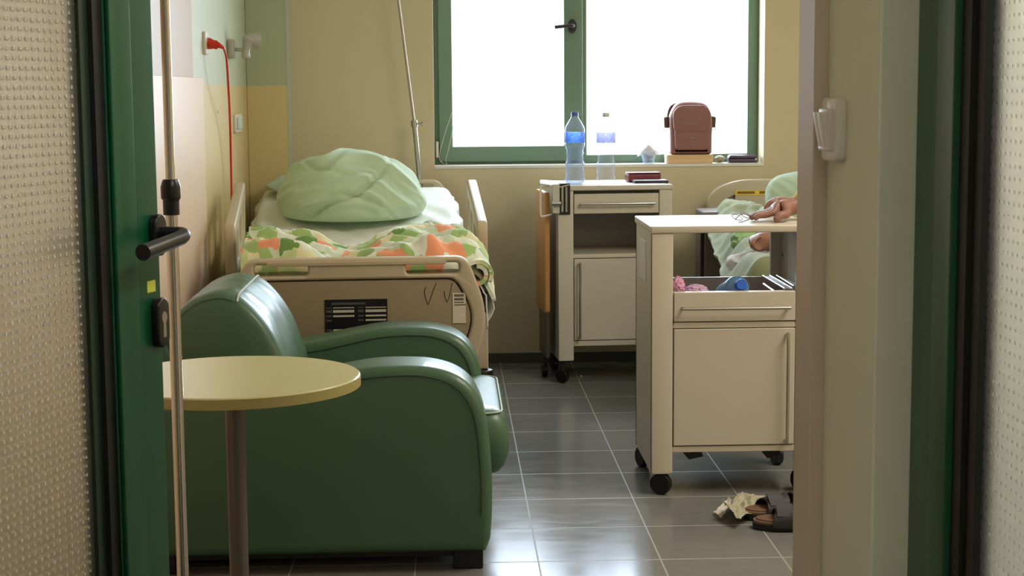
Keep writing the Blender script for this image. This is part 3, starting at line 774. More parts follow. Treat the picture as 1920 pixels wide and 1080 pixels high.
# drip pole at the head of the bed
pb, pm_, pt = PY(786, 360, 7.60), PY(777, 232, 7.60), PY(743, -20, 7.60)
dp = thing('drip_pole', 'thin telescopic metal drip pole leaning at the head of the left bed', 'drip pole', (pb.x, pb.y, .45))
dirv = (pb-pt).normalized(); base = pb+dirv*.42
topp = pt-dirv*.25
obj('outer_tube', tb([base, pm_], .0115, 16), M['steel'], dp, world=True)
obj('inner_tube', tb([pm_, topp], .0065, 12), M['steel'], dp, world=True)
obj('clamp_collar', tb([pm_+dirv*.016, pm_-dirv*.016], .0155, 16), M['steel'], dp, world=True, bevel=.002)
obj('clamp_screw', tb([pm_, pm_+V(.030, -.004, 0), pm_+V(.031, -.004, 0), pm_+V(.040, -.004, 0)], [.004, .004, .010, .010], 12), M['steel'], dp, world=True)
for s in (-1, 1):
    obj('hook', tb(curve([topp, topp+V(s*.05, 0, .01), topp+V(s*.08, 0, .05), topp+V(s*.06, 0, .08)], 5), .003, 8), M['steel'], dp, world=True)

# ---------------------------------------------------------------- armchair
YN = 4.28
ac = thing('armchair', 'green leather armchair with rounded arms standing between the round table and the left bed', 'armchair', (-.35, 4.7, 0))
def A(px, py): p = PY(px, py, YN); return (p.x, p.z)
prof = [A(920, 1012), A(923, 960), A(923, 900), A(919, 840), A(912, 790), A(900, 752), A(880, 722), A(850, 702), A(810, 691), A(765, 688), A(700, 690), A(640, 700), A(560, 716), A(470, 731), A(390, 743), A(335, 752)]
prof = [(p[0], p[1]) for p in curve([(x, z, 0) for x, z in prof], 5)]
zbot = A(880, 1038)[1]; xb_ = prof[0][0]
sil = [(xb_-.012, zbot+.002)] + prof + [(-.86, prof[-1][1]-.01), (-.87, zbot)]
sil = [(min(x, 9), z) for x, z in sil]
ofs = lambda L_, k3: [((x-(-.35))*k3-.35, (z-.3)*k3+.3) for x, z in L_]
for y0, y1, nm in ((YN, YN+.20, 0), (5.0, 5.19, 1)):
    ar = obj('armrest', shape([sil], y0, y1, bevel=.028, bres=5), M['leather'], ac, world=True)
    # seam running just inside the edge on each flat side
    for ys in (y0-.0008, y1+.0008):
        pts = [Vector((x, ys, z)) for x, z in prof[4:]]
        ctr = Vector((-.35, ys, .25)); pts = [p+(ctr-p).normalized()*.030 for p in pts]
        obj('seam', tb(pts, .0016, 6), pm('dark_seam', (40, 58, 42), .6), ar, world=True)
obj('seat_base', bx(-.80, .02, YN+.17, 5.03, zbot, .27), M['leather'], ac, world=True, bevel=.02)
p1 = PY(945, 792, 4.44)
XF = PY(957, 850, 4.42).x
zs1 = .405; zs0 = PY(935, 894, 4.42).z
pl_ = rpoly([(-.50, 4.485), (.045, 4.485), (.06, 4.405), (XF, 4.42), (XF, 5.04), (.06, 5.06), (.045, 4.995), (-.50, 4.995)], [.02, .01, .02, .05, .05, .02, .01, .02], 5)
def cush():
    # plan outline lofted with a pillowy top
    bm = B(); rows = []
    lv = []
    n = 8
    for i in range(n+1):
        a = -PI/2+PI*i/n; lv.append((math.cos(a), (math.sin(a)+1)/2))
    cx_, cy_ = -.17, 4.73
    for c_, h_ in lv:
        ins = .05*(1-c_)**1.0
        row = []
        for p in pl_:
            dx, dy = p[0]-cx_, p[1]-cy_
            L_ = math.hypot(dx, dy); k4 = (L_-ins)/L_
            z = lerp(zs0, zs1, h_)
            if p[0] < .03 and h_ < .5: z = max(z, .262)
            row.append(bm.verts.new((cx_+dx*k4, cy_+dy*k4, z)))
        rows.append(row)
    for A_, C_ in zip(rows, rows[1:]):
        for i in range(len(A_)): bm.faces.new((A_[i], A_[(i+1) % len(A_)], C_[(i+1) % len(A_)], C_[i]))
    bm.faces.new(rows[0][::-1])
    last = rows[-1]
    for s_ in (.7, .4):
        row = [bm.verts.new((cx_+(v.co.x-cx_)*s_, cy_+(v.co.y-cy_)*s_, zs1+.012*(1-s_))) for v in rows[-1]]
        for i in range(len(row)): bm.faces.new((last[i], last[(i+1) % len(row)], row[(i+1) % len(row)], row[i]))
        last = row
    bm.faces.new(last)
    return bm
st = obj('seat_cushion', cush(), M['leather'], ac, world=True, ang=75)
cen = (-.17, 4.73); pp = []
for p in pl_:
    dx, dy = p[0]-cen[0], p[1]-cen[1]; L_ = math.hypot(dx, dy); pp.append((cen[0]+dx*(L_-.026)/L_, cen[1]+dy*(L_-.026)/L_, zs1-.006))
obj('piping', tb(pp, .0028, 8, closed=True), M['piping'], st, world=True)
# backrest: fat wedge cushion leaning back
bq = [PY(436, 560, 4.42), PY(566, 690, 4.42)]
bz = .72
def backf(u, v):
    """v across depth Y, u around the section"""
    sec = BSEC; n_ = len(sec); i = int(u*n_) % n_
    x, z = sec[i]
    yc_ = (4.46+4.98)/2; hw = .27
    t = (v-.5)*2; y = yc_+hw*math.copysign(1-(1-abs(t))**1.6, t) if False else yc_+hw*t
    k_ = 1-.055*abs(t)**6
    cx_, cz_ = -.56, .50
    x = cx_+(x-cx_)*k_; z = cz_+(z-cz_)*k_
    s_ = 1-abs(t)**8
    x += .004*ridge(z*14, y*10, 2)*s_; z += .003*ridge(x*14, y*12, 5)*s_
    return (x, y, z)
sec0 = [(-.40, .36), (-.405, .44), (-.43, .54), (-.475, .64), (-.53, .705), (-.575, .730), (-.62, .735), (-.68, .715), (-.735, .665), (-.755, .60), (-.73, .52), (-.70, .42), (-.66, .36)]
BSEC = [(p.x, p.y) for p in curve([(x-.022, z, 0) for x, z in sec0], 5, closed=True)]
def backb():
    n_ = len(BSEC); nv = 40; rows = []; bm = B()
    for j in range(nv+1):
        t = -1+2*j/nv; tt = math.sin(t*PI/2)
        row = []
        for x, z in BSEC:
            yc_ = 4.735; hw = .250
            q_ = abs(tt); k_ = 1-.09*q_**14
            X_, Z_ = -.58+(x+.58)*k_, .52+(z-.52)*k_
            X_ += .005*ridge(Z_*9, tt*3, 2)*(1-q_**6); Z_ += .004*ridge(X_*12, tt*4, 5)*(1-q_**6)
            row.append(bm.verts.new((X_, yc_+hw*tt*1.0+.02*(tt)*(1-0), Z_)))
        rows.append(row)
    for A_, C_ in zip(rows, rows[1:]):
        for i in range(n_): bm.faces.new((A_[i], A_[(i+1) % n_], C_[(i+1) % n_], C_[i]))
    for row, rev in ((rows[0], True), (rows[-1], False)):
        c_ = sum((v.co for v in row), Vector())/n_
        last = row; sg = -1 if rev else 1
        for s_ in (.9, .6, .3):
            r2 = [bm.verts.new(c_+(v.co-c_)*s_+Vector((0, sg*.018*(1-s_)+sg*.004, 0))) for v in row]
            for i in range(n_): bm.faces.new((last[i], last[(i+1) % n_], r2[(i+1) % n_], r2[i]))
            last = r2
        bm.faces.new(last)
    return bm
bk = obj('back_cushion', backb(), M['leather'], ac, world=True, ang=75)
def secpt(i, t):
    q_ = abs(t); k_ = 1-.09*q_**14; x, z = BSEC[i]; return Vector((-.58+(x+.58)*k_, 4.735+.27*t, .52+(z-.52)*k_))
fi = 5*4+3
obj('piping', tb([secpt(fi, -1+2*i/24)+V(.003, 0, .004) for i in range(25)], .003, 8), M['piping'], bk, world=True)
obj('side_seam', tb([secpt(i, -.985)+V(0, -.004, 0) for i in range(24, 44)], .0014, 6), M['leather'], bk, world=True)
bkp = [(-.70, zbot), (-.71, .45), (-.765, .60), (-.80, .63), (-.845, .60), (-.862, .40), (-.865, zbot)]
obj('outer_back', shape([rpoly(bkp, .03)], YN+.18, 5.02, bevel=.02, bres=4), M['leather'], ac, world=True)
fz = PY(880, 1070, YN+.05)
for x in (-.78, PY(878, 1055, YN+.05).x):
    for y in (YN+.07, 5.10):
        obj('foot', bx(x-.040, x+.040, y-.04, y+.04, 0, zbot+.004), M['blk'], ac, world=True, bevel=.004)
obj('base_board', bx(-.84, .03, YN+.06, YN+.08, zbot-.022, zbot+.006), M['blk'], ac, world=True)

# ---------------------------------------------------------------- round side table
TC = PY(441, 785, 3.5); zt2 = .672; TR = .268
rt = thing('round_side_table', 'small round cream table on a grey metal column in front of the armchair', 'table', (TC.x, 3.5, 0))
tt_ = lathe(B(), [(0, -.024), (TR-.001, -.024), (TR, -.022), (TR, -.0025), (TR-.0025, 0), (0, 0)], (0, 0, zt2), 96)
bmesh.ops.remove_doubles(tt_, verts=tt_.verts, dist=1e-4)
to = obj('tabletop', tt_, M['tabletop'], rt)
obj('edge_band', lathe(B(), [(TR-.0005, -.0235), (TR+.0012, -.0235), (TR+.0012, -.003), (TR-.0005, -.003), (TR-.0005, -.0235)], (0, 0, zt2), 96, close=False), M['tabedge'], to)
obj('column', tb([(0, 0, .02), (0, 0, zt2-.03)], .0205, 28), M['greymetal'], rt)
obj('top_flange', tb([(0, 0, zt2-.032), (0, 0, zt2-.023)], .06, 28), M['greymetal'], rt)
obj('base_disc', lathe(B(), [(0, 0), (.2, 0), (.2, .008), (.05, .022), (0, .024)], (0, 0, 0), 48), M['greymetal'], rt, bevel=.002)

# ---------------------------------------------------------------- infusion stand
IP = PY(331, 700, 2.95)
iv = thing('infusion_stand', 'chrome infusion stand with a black adjusting sleeve, between the door handle and the round table', 'infusion stand', (IP.x, 2.95, 0))
ztop_ = PY(320, 403, 2.95).z; zb3 = PY(320, 336, 2.95).z
obj('outer_tube', tb([(0, 0, .10), (0, 0, ztop_+.02)], .0108, 24), M['chrome'], iv)
obj('inner_tube', tb([(0, 0, ztop_), (0, 0, 2.02)], .0085, 20), M['chrome'], iv)
sl_ = obj('adjusting_sleeve', lathe(B(), [(.010, ztop_), (.0145, ztop_), (.0145, ztop_+.026), (.0175, ztop_+.030), (.0178, ztop_+.050), (.0150, zb3-.004), (.013, zb3), (.009, zb3)], (0, 0, 0), 28), M['blk'], iv, bevel=.001)
for s in range(4):
    a = s*PI/2; obj('hook', tb(curve([(0, 0, 2.0), (.05*math.cos(a), .05*math.sin(a), 2.0), (.09*math.cos(a), .09*math.sin(a), 2.03), (.09*math.cos(a), .09*math.sin(a), 2.06)], 5), .003, 8), M['chrome'], iv)
for s in range(5):
    a = s*2*PI/5+.3; c_, s_ = math.cos(a), math.sin(a)
    lg = obj('leg', tb([(.0, .0, .10), (.27*c_, .27*s_, .062)], .010, 12), M['chrome'], iv)
    obj('castor', tb([(.27*c_-.01*s_, .27*s_+.01*c_, .025), (.27*c_+.01*s_, .27*s_-.01*c_, .025)], .025, 18), M['blk'], lg, bevel=.003)
    obj('castor_stem', tb([(.27*c_, .27*s_, .03), (.27*c_, .27*s_, .066)], .006, 8), M['steel'], lg)
# ---------------------------------------------------------------- bedside cabinets
WCB = 1.130-.623+0.0
def cabinet(root, Wc, Dp, zc, mode):
    """local x 0..Wc, y 0 (front)..Dp, feet posts; mode 'tray' = open top bay with pulled tray box, 'shelf' = drawer, open bay, door"""
    P_ = .066
    zp = zc['post']; zt_ = zc['top']
    obj('top', shape([rect(-.004, Wc+.004, -.006, Dp+.004, .006)], zt_-.022, zt_, 'xy', bevel=.003), M['cab'], root)
    lf = obj('left_side', bx(0, .018, .0, Dp, zp, zt_-.022), M['cab'], root, bevel=.003)
    rs = obj('right_side', bx(Wc-.018, Wc, .0, Dp, zp if mode != 'tray' else zc['doorb'], zt_-.022), M['cab'], root, bevel=.003)
    for x0, x1, nm in ((0, P_, 'l'), (Wc-P_+.01, Wc, 'r')):
        obj('front_post', shape([rpoly([(x0, zp), (x1, zp), (x1, zt_-.0225), (x0, zt_-.0225)], [.008, .008, 0, 0])], -.003, .020, bevel=.003), M['cab'], root)
        obj('rear_post', bx(x0, x1, Dp-.02, Dp, zp, zt_-.022), M['cab'], root, bevel=.003)
    obj('bottom_rail', bx(P_, Wc-P_+.01, 0, .018, zc['railb'], zc['doorb']-.003), M['cab'], root, bevel=.002)
    obj('bottom_panel', bx(.018, Wc-.018, .018, Dp, zc['railb'], zc['railb']+.012), M['cabin'], root)
    obj('mid_shelf', bx(.018, Wc-.018, .002, Dp, zc['doort']+.003, zc['doort']+.015), M['cab'], root, bevel=.002)
    obj('back_panel', bx(.018, Wc-.018, Dp-.012, Dp-.002, zc['railb'], zt_-.022 if mode == 'shelf' else zc['doort']), M['cabin'], root)
    xi0, xi1 = P_+.003, Wc-P_+.007
    dr = obj('door', bx(xi0, xi1, -.004, .014, zc['doorb'], zc['doort']), M['cab'], root, bevel=.0025)
    hx = xi0+.022 if mode == 'shelf' else xi1-.026
    z0, z1 = zc['doorb']+.015, zc['doort']-.02
    obj('door_handle', tb(curve([(hx, -.003, z0), (hx, -.022, z0+.002), (hx, -.028, z0+.02), (hx, -.028, z1-.02), (hx, -.022, z1-.002), (hx, -.003, z1)], 6), .0055, 12), M['chrome'], dr)
    fr = obj('drawer_front', bx(xi0, xi1, -.004, .012, zc['drb'], zc['drt']), M['cab'], root, bevel=.0025)
    zh_ = lerp(zc['drb'], zc['drt'], .46 if mode == 'tray' else .5)
    obj('drawer_handle', tb(curve([(xi0+.026, -.003, zh_), (xi0+.032, -.022, zh_), (xi0+.05, -.026, zh_), (xi1-.045, -.026, zh_), (xi1-.028, -.022, zh_), (xi1-.022, -.003, zh_)], 6), .0048, 12), M['chrome'] if mode != 'tray' else M['steel'], fr)
    return xi0, xi1
def castor(parent, x, y, r=.034, ang_=0, ztop=.12):
    c_ = math.cos(ang_); s_ = math.sin(ang_)
    wl_ = obj('castor', tb([(x-.014*c_, y-.014*s_, r), (x+.014*c_, y+.014*s_, r)], r, 24), M['blk'], parent, bevel=.004)
    obj('castor_fork', tb([(x, y, ztop), (x, y, r*1.9), (x-.010*s_, y+.010*c_, r*1.2)], [.012, .013, .009], 12), M['dark'], wl_)
# near cabinet (on the right, in front of the right bed)
YC = 5.08
def zB(px, py): return PY(px, py, YC).z
cn = PY(1222, 600, YC)
wB = PY(1489, 600, YC).x-cn.x+.062
root = thing('bedside_cabinet', 'cream metal bedside cabinet with open top bay, nearest to the doorway casing on the right', 'cabinet', (cn.x, YC, 0))
dB = .44
zcB = dict(top=PY(1300, 424, YC-.006).z, post=zB(1238, 889), drt=zB(1370, 547), drb=zB(1370, 602), doort=zB(1370, 616), doorb=zB(1370, 834), railb=zB(1370, 847))
print('cabB', cn.x, wB, zcB)
xi0, xi1 = cabinet(root, wB, dB, zcB, 'tray')
ZT_B = zcB['top']; XB = cn.x
obj('rail_between', bx(.069, wB-.06, 0, .016, zcB['doort']+.003, zcB['drb']-.003), M['cab'], root)
trz = zcB['drb']+.006; trt = zcB['drt']-.002
tray = obj('drawer_box', ring(.022, wB-.022, .012, dB-.03, .004, .004, .004, .004, trz, trt, 'xy'), pm('drawer_grey_brown', (206, 192, 182), .5), root)
obj('drawer_bottom', bx(.024, wB-.024, .014, dB-.032, trz, trz+.004), M['cabin'], tray)
obj('tray_rim', ring(.018, wB-.018, .012, dB-.022, .004, .004, .012, .010, trt-.002, trt+.002, 'xy'), M['wplastic'], tray)
for z_ in (trt+.075, trt+.155, trt-.02):
    for y_ in (.04, dB-.04):
        obj('peg_hole', tb([(wB-.0185, y_, z_), (wB-.0170-.003, y_, z_)], .0055, 12), M['blk'], root)
lb = [PX(1204, 444, XB), PX(1213, 488, XB)]
bmL = bx(-.0012, .0, lb[0].y-YC-.10, lb[0].y-YC+.04, lb[1].z-.02, lb[0].z+.01)
obj('scratched_label', bx(-.0012, .0006, .16, .34, .66, .79), pm('worn_label', (214, 210, 204), .5, var=.3, vscale=60), root)
castor(root, .033, .02, .034, 1.15); castor(root, .02, dB-.03, .034, .35); castor(root, wB-.03, .04, .034, .4); castor(root, wB-.03, dB-.03, .034, .2)
for x_ in (.115, wB-.14):
    obj('brake_bracket', shape([[(x_-.02, zcB['railb']), (x_+.05, zcB['railb']), (x_+.065, zcB['railb']-.036), (x_+.018, zcB['railb']-.046)]], .10, .14), M['dark'], root)
# far cabinet under the window
YA = 7.10; AA = math.radians(4.0)
ca = PY(1047, 500, YA)
rootA = thing('bedside_cabinet', 'cream metal bedside cabinet under the window with two water bottles on top', 'cabinet', (ca.x, YA, 0), rz=AA)
MA = rmat(rootA); IA = MA.inverted()
def AP(px, py, y=0):
    c = IA @ CAM; r = IA.to_3x3() @ ray(px, py); return c + r*((y-c.y)/r.y)
wA = AP(1260, 380).x
zcA = dict(top=AP(1160, 347).z+.0, post=AP(1057, 677).z, drt=AP(1150, 363).z, drb=AP(1150, 400).z, doort=AP(1130, 485).z, doorb=AP(1130, 637).z, railb=AP(1130, 648).z)
print('cabA', ca.x, wA, zcA)
cabinet(rootA, wA, .42, zcA, 'shelf')
obj('bay_shelf', bx(.066, wA-.05, .004, .40, zcA['doort']+.012, zcA['doort']+.020), M['cab'], rootA, bevel=.002)
castor(rootA, .02, .03, .030, .9); castor(rootA, .03, .38, .030, .2); castor(rootA, wA-.03, .04, .03, .3); castor(rootA, wA-.03, .38, .03, .7)
# folding overbed leaf on its left side
l0, l1 = AP(1023, 352, .25), AP(1040, 577, .25)
lf = obj('folded_table_leaf', shape([rect(.05, .36, l1.z, l0.z-.01, .02)], -.052, -.030, 'yz', bevel=.004), M['wood'], rootA)
obj('leaf_support', bx(-.045, -.028, .08, .32, l1.z-.20, l1.z+.02), M['greymetal'], rootA, bevel=.003)
obj('support_castor', tb([(-.05, .2, .03), (-.025, .2, .03)], .03, 20), M['blk'], rootA, bevel=.003)
obj('support_strut', bx(-.042, -.032, .19, .21, .05, l1.z-.19), M['dark'], rootA)
def a2(px, py, y=.0): return AP(px, py, y)
uh = [a2(1030, 348, .02), a2(1018, 349, .02), a2(1014, 354, .02), a2(1014, 400, .02), a2(1017, 406, .02), a2(1034, 402, .02)]
obj('bail_handle', tb(curve(uh, 6), .0042, 10), M['wplastic'], lf)
g0, g1 = a2(1036, 345, .0), a2(1049, 400, .0)
obj('bracket_plate', bx(g0.x, g1.x, -.012, .02, g1.z, g0.z), M['cab'], rootA, bevel=.003)
g0, g1 = a2(1048, 344, -.0), a2(1067, 402, -.0)
hb = obj('hinge_recess', bx(g0.x, g1.x+.004, -.010, .03, g1.z, g0.z), M['dark'], rootA, bevel=.002)
for px_ in (1054, 1061):
    s0_, s1_ = a2(px_, 350), a2(px_, 397)
    obj('guide_rod', tb([(s0_.x, -.014, s0_.z), (s1_.x, -.014, s1_.z)], .0055, 12), M['steel'], hb)
kn = a2(1041, 381); obj('clamp_knob', tb([(kn.x-.018, -.022, kn.z), (kn.x+.022, -.022, kn.z)], .010, 14), M['chrome'], hb, bevel=.002)
kf0, kf1 = a2(1023, 336), a2(1068, 352)
bm = B(); z1_ = zcA['top']
vs = [bm.verts.new(p) for p in ((-.075, .02, z1_+.008), (.01, -.012, z1_-.006), (.05, -.01, z1_+.003), (.06, .20, z1_+.004), (-.05, .22, z1_+.012))]
bm.faces.new(vs); o = obj('tilted_cover', bm, M['wplastic'], rootA); solid(o, .004, -1)
obj('edge_strip', bx(.035-.0, wA-.02, .03, .05, z1_-.0005, z1_+.002), M['cab'], rootA)

# ---------------------------------------------------------------- bottles on the far cabinet
def bottle(name, px, label, bcol, cap, water, lblmat, yoff=.10, hgt=.305, R=.0435, twist=0):
    b0 = AP(px, 345, yoff); w_ = MA @ Vector((b0.x, yoff, zcA['top']+.001))
    r = thing(name, label, 'bottle', w_, rz=twist, group=None)
    k = hgt/.305
    prof = [(.0, .006), (.018, .004), (.030, 0), (.038, .004), (.0415, .014), (.0425, .030), (.0385, .038), (.0425, .046), (.0425, .058), (.038, .066), (.0415, .076), (.041, .088), (.036, .098), (.038, .110), (.0355, .122), (.038, .132), (.0345, .144), (.040, .156), (.0435, .168), (.0435, .172), (.0425, .176), (.0425, .222), (.0435, .226), (.0435, .232), (.040, .245), (.030, .262), (.020, .278), (.0155, .286), (.0145, .291), (.017, .292), (.017, .295), (.0135, .296), (.0135, .303)]
    body = lathe(B(), [(a*R/.0435, z*k) for a, z in prof], (0, 0, 0), 40, close=False, wob=lambda t, z: 1+.035*math.sin(t*2*PI*4+(z*90))*(1 if z < .16*k else 0))
    obj('bottle_body', body, M['pet'], r, ang=60)
    cp_ = lathe(B(), [(.0, .289*k), (.0150, .289*k), (.0155, .292*k), (.0155, .304*k), (.0140, .3065*k), (0, .3068*k)], (0, 0, 0), 28, close=False); obj('cap', cp_, cap, r)
    lb_ = lathe(B(), [(.0428*R/.0435, .177*k), (.0432*R/.0435, .178*k), (.0432*R/.0435, .220*k), (.0428*R/.0435, .221*k)], (0, 0, 0), 48, close=False); obj('label_sleeve', lb_, lblmat, r)
    if water:
        wp = [(a*R/.0435*.965, z*k) for a, z in prof if z*k <= water]
        wt = lathe(B(), wp+[(0, wp[-1][1])], (0, 0, 0), 36, close=False); obj('water', wt, M['water'], r, ang=60)
    return r
def lblmat(name, c1, c2, c3):
    mt = pm(name, c1, .4); nt, b = nodes(mt); tc = nt.nodes.new('ShaderNodeTexCoord'); sp = nt.nodes.new('ShaderNodeSeparateXYZ'); nt.links.new(tc.outputs['Object'], sp.inputs[0])
    an = mnode(nt, 'ARCTAN2', sp.outputs[1], sp.outputs[0])
    f = mnode(nt, 'GREATER_THAN', mnode(nt, 'SINE', mnode(nt, 'MULTIPLY', an, 3)), .35)
    n = nt.nodes.new('ShaderNodeTexNoise'); n.inputs['Scale'].default_value = 70; nt.links.new(tc.outputs['Object'], n.inputs['Vector'])
    g2 = mnode(nt, 'GREATER_THAN', n.outputs['Fac'], .60)
    nt.links.new(mixc(nt, g2, mixc(nt, f, srgb(*c1), srgb(*c2)), srgb(*c3)), b.inputs['Base Color'])
    b.inputs['Transmission Weight'].default_value = 0
    ts = nt.nodes.new('ShaderNodeBsdfTranslucent'); ts.inputs[0].default_value = (*srgb(*c2), 1)
    ms = nt.nodes.new('ShaderNodeMixShader'); ms.inputs[0].default_value = .6
    out = nt.nodes['Material Output']; nt.links.new(b.outputs[0], ms.inputs[1]); nt.links.new(ts.outputs[0], ms.inputs[2]); nt.links.new(ms.outputs[0], out.inputs[0])
    return mt
bottle('water_bottle', 1078, 'part-full plastic water bottle with a blue label and blue cap on the far cabinet', None, pm('blue_violet_cap', (70, 84, 170), .35), .16, lblmat('blue_label', (84, 96, 186), (110, 160, 235), (220, 230, 250)), .09, .312)
bottle('water_bottle', 1136, 'empty plastic water bottle with a pale lilac label and white cap on the far cabinet', None, M['wplastic'], 0, lblmat('lilac_label', (120, 110, 190), (200, 200, 235), (240, 240, 250)), .12, .307, .0425, 1.2)
q0 = AP(1205, 345, .22)
mw = MA @ V(AP(1205, 340, .24).x, .24, zcA['top']+.001)
wlt = thing('wallet', 'maroon wallet lying on the far cabinet to the right of the bottles', 'wallet', mw, rz=AA+.03)
obj('wallet_body', shape([rect(-.074, .074, -.045, .045, .008)], .0, .038, 'xy', bevel=.010, bres=3), M['maroon'], wlt)
obj('wallet_flap', shape([rect(-.075, .075, -.047, .030, .008)], .0375, .042, 'xy', bevel=.002), M['maroon'], wlt)
pw = MA @ V(AP(1219, 340, .13).x, .13, zcA['top']+.001)
nb = thing('notebook', 'thin dark notebook on the far cabinet in front of the maroon wallet', 'notebook', pw, rz=AA-.05)
obj('cover', shape([rect(-.075, .075, -.05, .05, .006)], .0, .013, 'xy', bevel=.003), M['darkbook'], nb)
obj('pages', bx(-.073, .0755, -.048, .0505, .003, .010), M['paper'], nb)
fl = PZ(1090, 706, 0)
obj('paper_scrap', bx(fl.x-.005, fl.x+.005, fl.y-.006, fl.y+.006, 0.0, .005), M['paper'], label='tiny white scrap lying on the floor beside the far cabinet', cat='scrap', bevel=.0015)

# ---------------------------------------------------------------- things on the window sill
ys = YB+.075; SZ = SILL+.0015
def SP(px, y=ys): return PY(px, 300, y).x
# cup with a folded napkin tent on it
cx_ = SP(1216)
cu_ = thing('plastic_cup', 'small clear plastic cup holding a pointed napkin, on the window sill', 'cup', (cx_, ys, SZ))
obj('cup_wall', lathe(B(), [(.026, 0), (.026, .002), (.036, .055), (.037, .057), (.035, .056), (.025, .003), (0, .003)], (0, 0, 0), 28, close=False), M['pet'], cu_)
def nap(u, v):
    a = 2*PI*u; r = v*.052*(1+.12*math.sin(4*a)); return (r*math.cos(a), r*.6*math.sin(a), .088-.55*r-.02*v*v+.004*math.sin(a*5)*v)
nk = obj('napkin', grid(32, 10, nap), pm('greyish_napkin', (205, 202, 200), .8), cu_, ang=60); solid(nk, .0015)
obj('crumpled_filling', blob(20, 12, lambda u, v: (.022*math.sin(PI*v)*math.cos(2*PI*u)*(1+.2*N3(u*6, v*6)), .022*math.sin(PI*v)*math.sin(2*PI*u), .03-.024*math.cos(PI*v))), pm('grey_filling', (170, 168, 166), .7), cu_)
# carton with the bag on it
c0, c1 = PY(1252, 305, YB+.02), PY(1337, 290, YB+.02)
bxr = thing('carton', 'flat beige carton on the window sill under the brown bag', 'box', ((c0.x+c1.x)/2, YB+.08, SZ))
hw = (c1.x-c0.x)/2; ch = c1.z-SZ
obj('carton_body', bx(-hw, hw, -.058, .058, 0, ch-.006), M['carton'], bxr, bevel=.0015)
obj('carton_lid', ring(-hw-.0015, hw+.0015, -.0595, .0595, .001, .001, .001, .001, ch-.014, ch-.004, 'xy'), M['carton'], bxr)
obj('lid_top', bx(-hw-.0015, hw+.0015, -.0595, .0595, ch-.004, ch), M['carton'], bxr, bevel=.001)
obj('white_packet', bx(SP(1248, YB+.06), SP(1251.5, YB+.06), YB+.02, YB+.10, SZ, SZ+.036), M['paper'], label='narrow white packet standing beside the beige carton on the sill', cat='packet')
bz0 = SZ+ch+.0015; bw = (PY(1337, 240, YB+.03).x-PY(1255, 240, YB+.03).x)/2; bhh = PY(1292, 190, YB+.05).z-bz0
bg_ = thing('shoulder_bag', 'brown leather shoulder bag standing on the beige carton in the window', 'bag', ((PY(1337, 240, YB+.03).x+PY(1255, 240, YB+.03).x)/2, YB+.082, bz0))
ol = rpoly([(-bw*.93, 0), (bw*.97, 0), (bw, bhh*.72), (bw*.72, bhh*.97), (0, bhh), (-bw*.62, bhh*.985), (-bw*.98, bhh*.74)], [.012, .012, .05, .05, .06, .04, .06], 6)
obj('bag_body', shape([ol], -.050, .050, bevel=.022, bres=5), M['bag'], bg_)
pk = rpoly([(-bw*.74, .02), (bw*.80, .02), (bw*.84, bhh*.60), (-bw*.78, bhh*.60)], .02)
fpk = obj('front_pocket', shape([pk], -.064, -.045, bevel=.007, bres=3), M['bag'], bg_)
fl_ = rpoly([(-bw*.80, bhh*.42), (bw*.86, bhh*.42), (bw*.9, bhh*.80), (bw*.6, bhh*.93), (-bw*.55, bhh*.93), (-bw*.86, bhh*.80)], .03)
obj('flap', shape([fl_], -.066, -.044, bevel=.006, bres=3), M['bag'], bg_)
obj('flap_ring', tb([(.006+.012*math.cos(a), -.068, bhh*.36+.012*math.sin(a)) for a in [PI*(.95+1.1*k/10) for k in range(11)]], .0016, 8), M['steel'], fpk)
obj('zip', tb([(-bw*.35, -.067, bhh*.58), (bw*.25, -.067, bhh*.585)], .0014, 6), M['steel'], fpk)
for s in (-1, 1):
    obj('strap_lug', shape([rpoly([(s*bw*.96, bhh*.50), (s*(bw+.018), bhh*.50), (s*(bw+.020), bhh*.70), (s*bw*.98, bhh*.72)], .006)], -.014, .014, bevel=.004), M['bagd'], bg_)
    obj('strap_ring', tb([(s*(bw+.012)+.009*math.cos(a), 0, bhh*.48+.010*math.sin(a)) for a in [2*PI*k/14 for k in range(14)]], .0018, 8, closed=True), M['steel'], bg_)
obj('carry_strap', tb(curve([(-bw*.99, .02, bhh*.60), (-bw*.8, .035, bhh*.9), (0, .045, bhh*.97), (bw*.8, .035, bhh*.9), (bw, .02, bhh*.6)], 6), .006, 8), M['bagd'], bg_)
# crumpled green wrapper, dark case, pen at the right of the sill
wx_ = SP(1349)
obj('snack_wrapper', blob(26, 16, lambda u, v: (wx_+.024*math.sin(PI*v)*math.cos(2*PI*u)*(1+.3*N3(u*9, v*9, 2)), ys+.03*math.sin(PI*v)*math.sin(2*PI*u), SZ+.017-.0165*math.cos(PI*v)+.004*N3(u*8, v*8)*math.sin(PI*v))), pm('olive_wrapper', (150, 138, 106), .5, var=.4, vscale=60), label='crumpled olive wrapper on the window sill right of the carton', cat='wrapper', ang=25)
g0_, g1_ = SP(1364, ys-.02), SP(1419, ys-.02)
gc = thing('glasses_case', 'dark violet glasses case at the right end of the window sill', 'case', ((g0_+g1_)/2, ys-.01, SZ))
hw2 = (g1_-g0_)/2
obj('case_base', shape([rpoly([(-hw2*.9, 0), (hw2*.98, 0), (hw2, .018), (-hw2, .018)], .004)], -.03, .03, bevel=.004), pm('dark_violet_shell', (66, 52, 72), .35), gc)
obj('case_lid', shape([rpoly([(-hw2, .019), (hw2, .019), (hw2*.98, .034), (-hw2*.85, .036)], .006)], -.03, .03, bevel=.005), pm('dark_violet_lid', (84, 62, 84), .35), gc)
obj('clasp', tb([(hw2-.008, -.031, .016), (hw2-.008, -.034, .016)], .006, 14), M['steel'], gc)

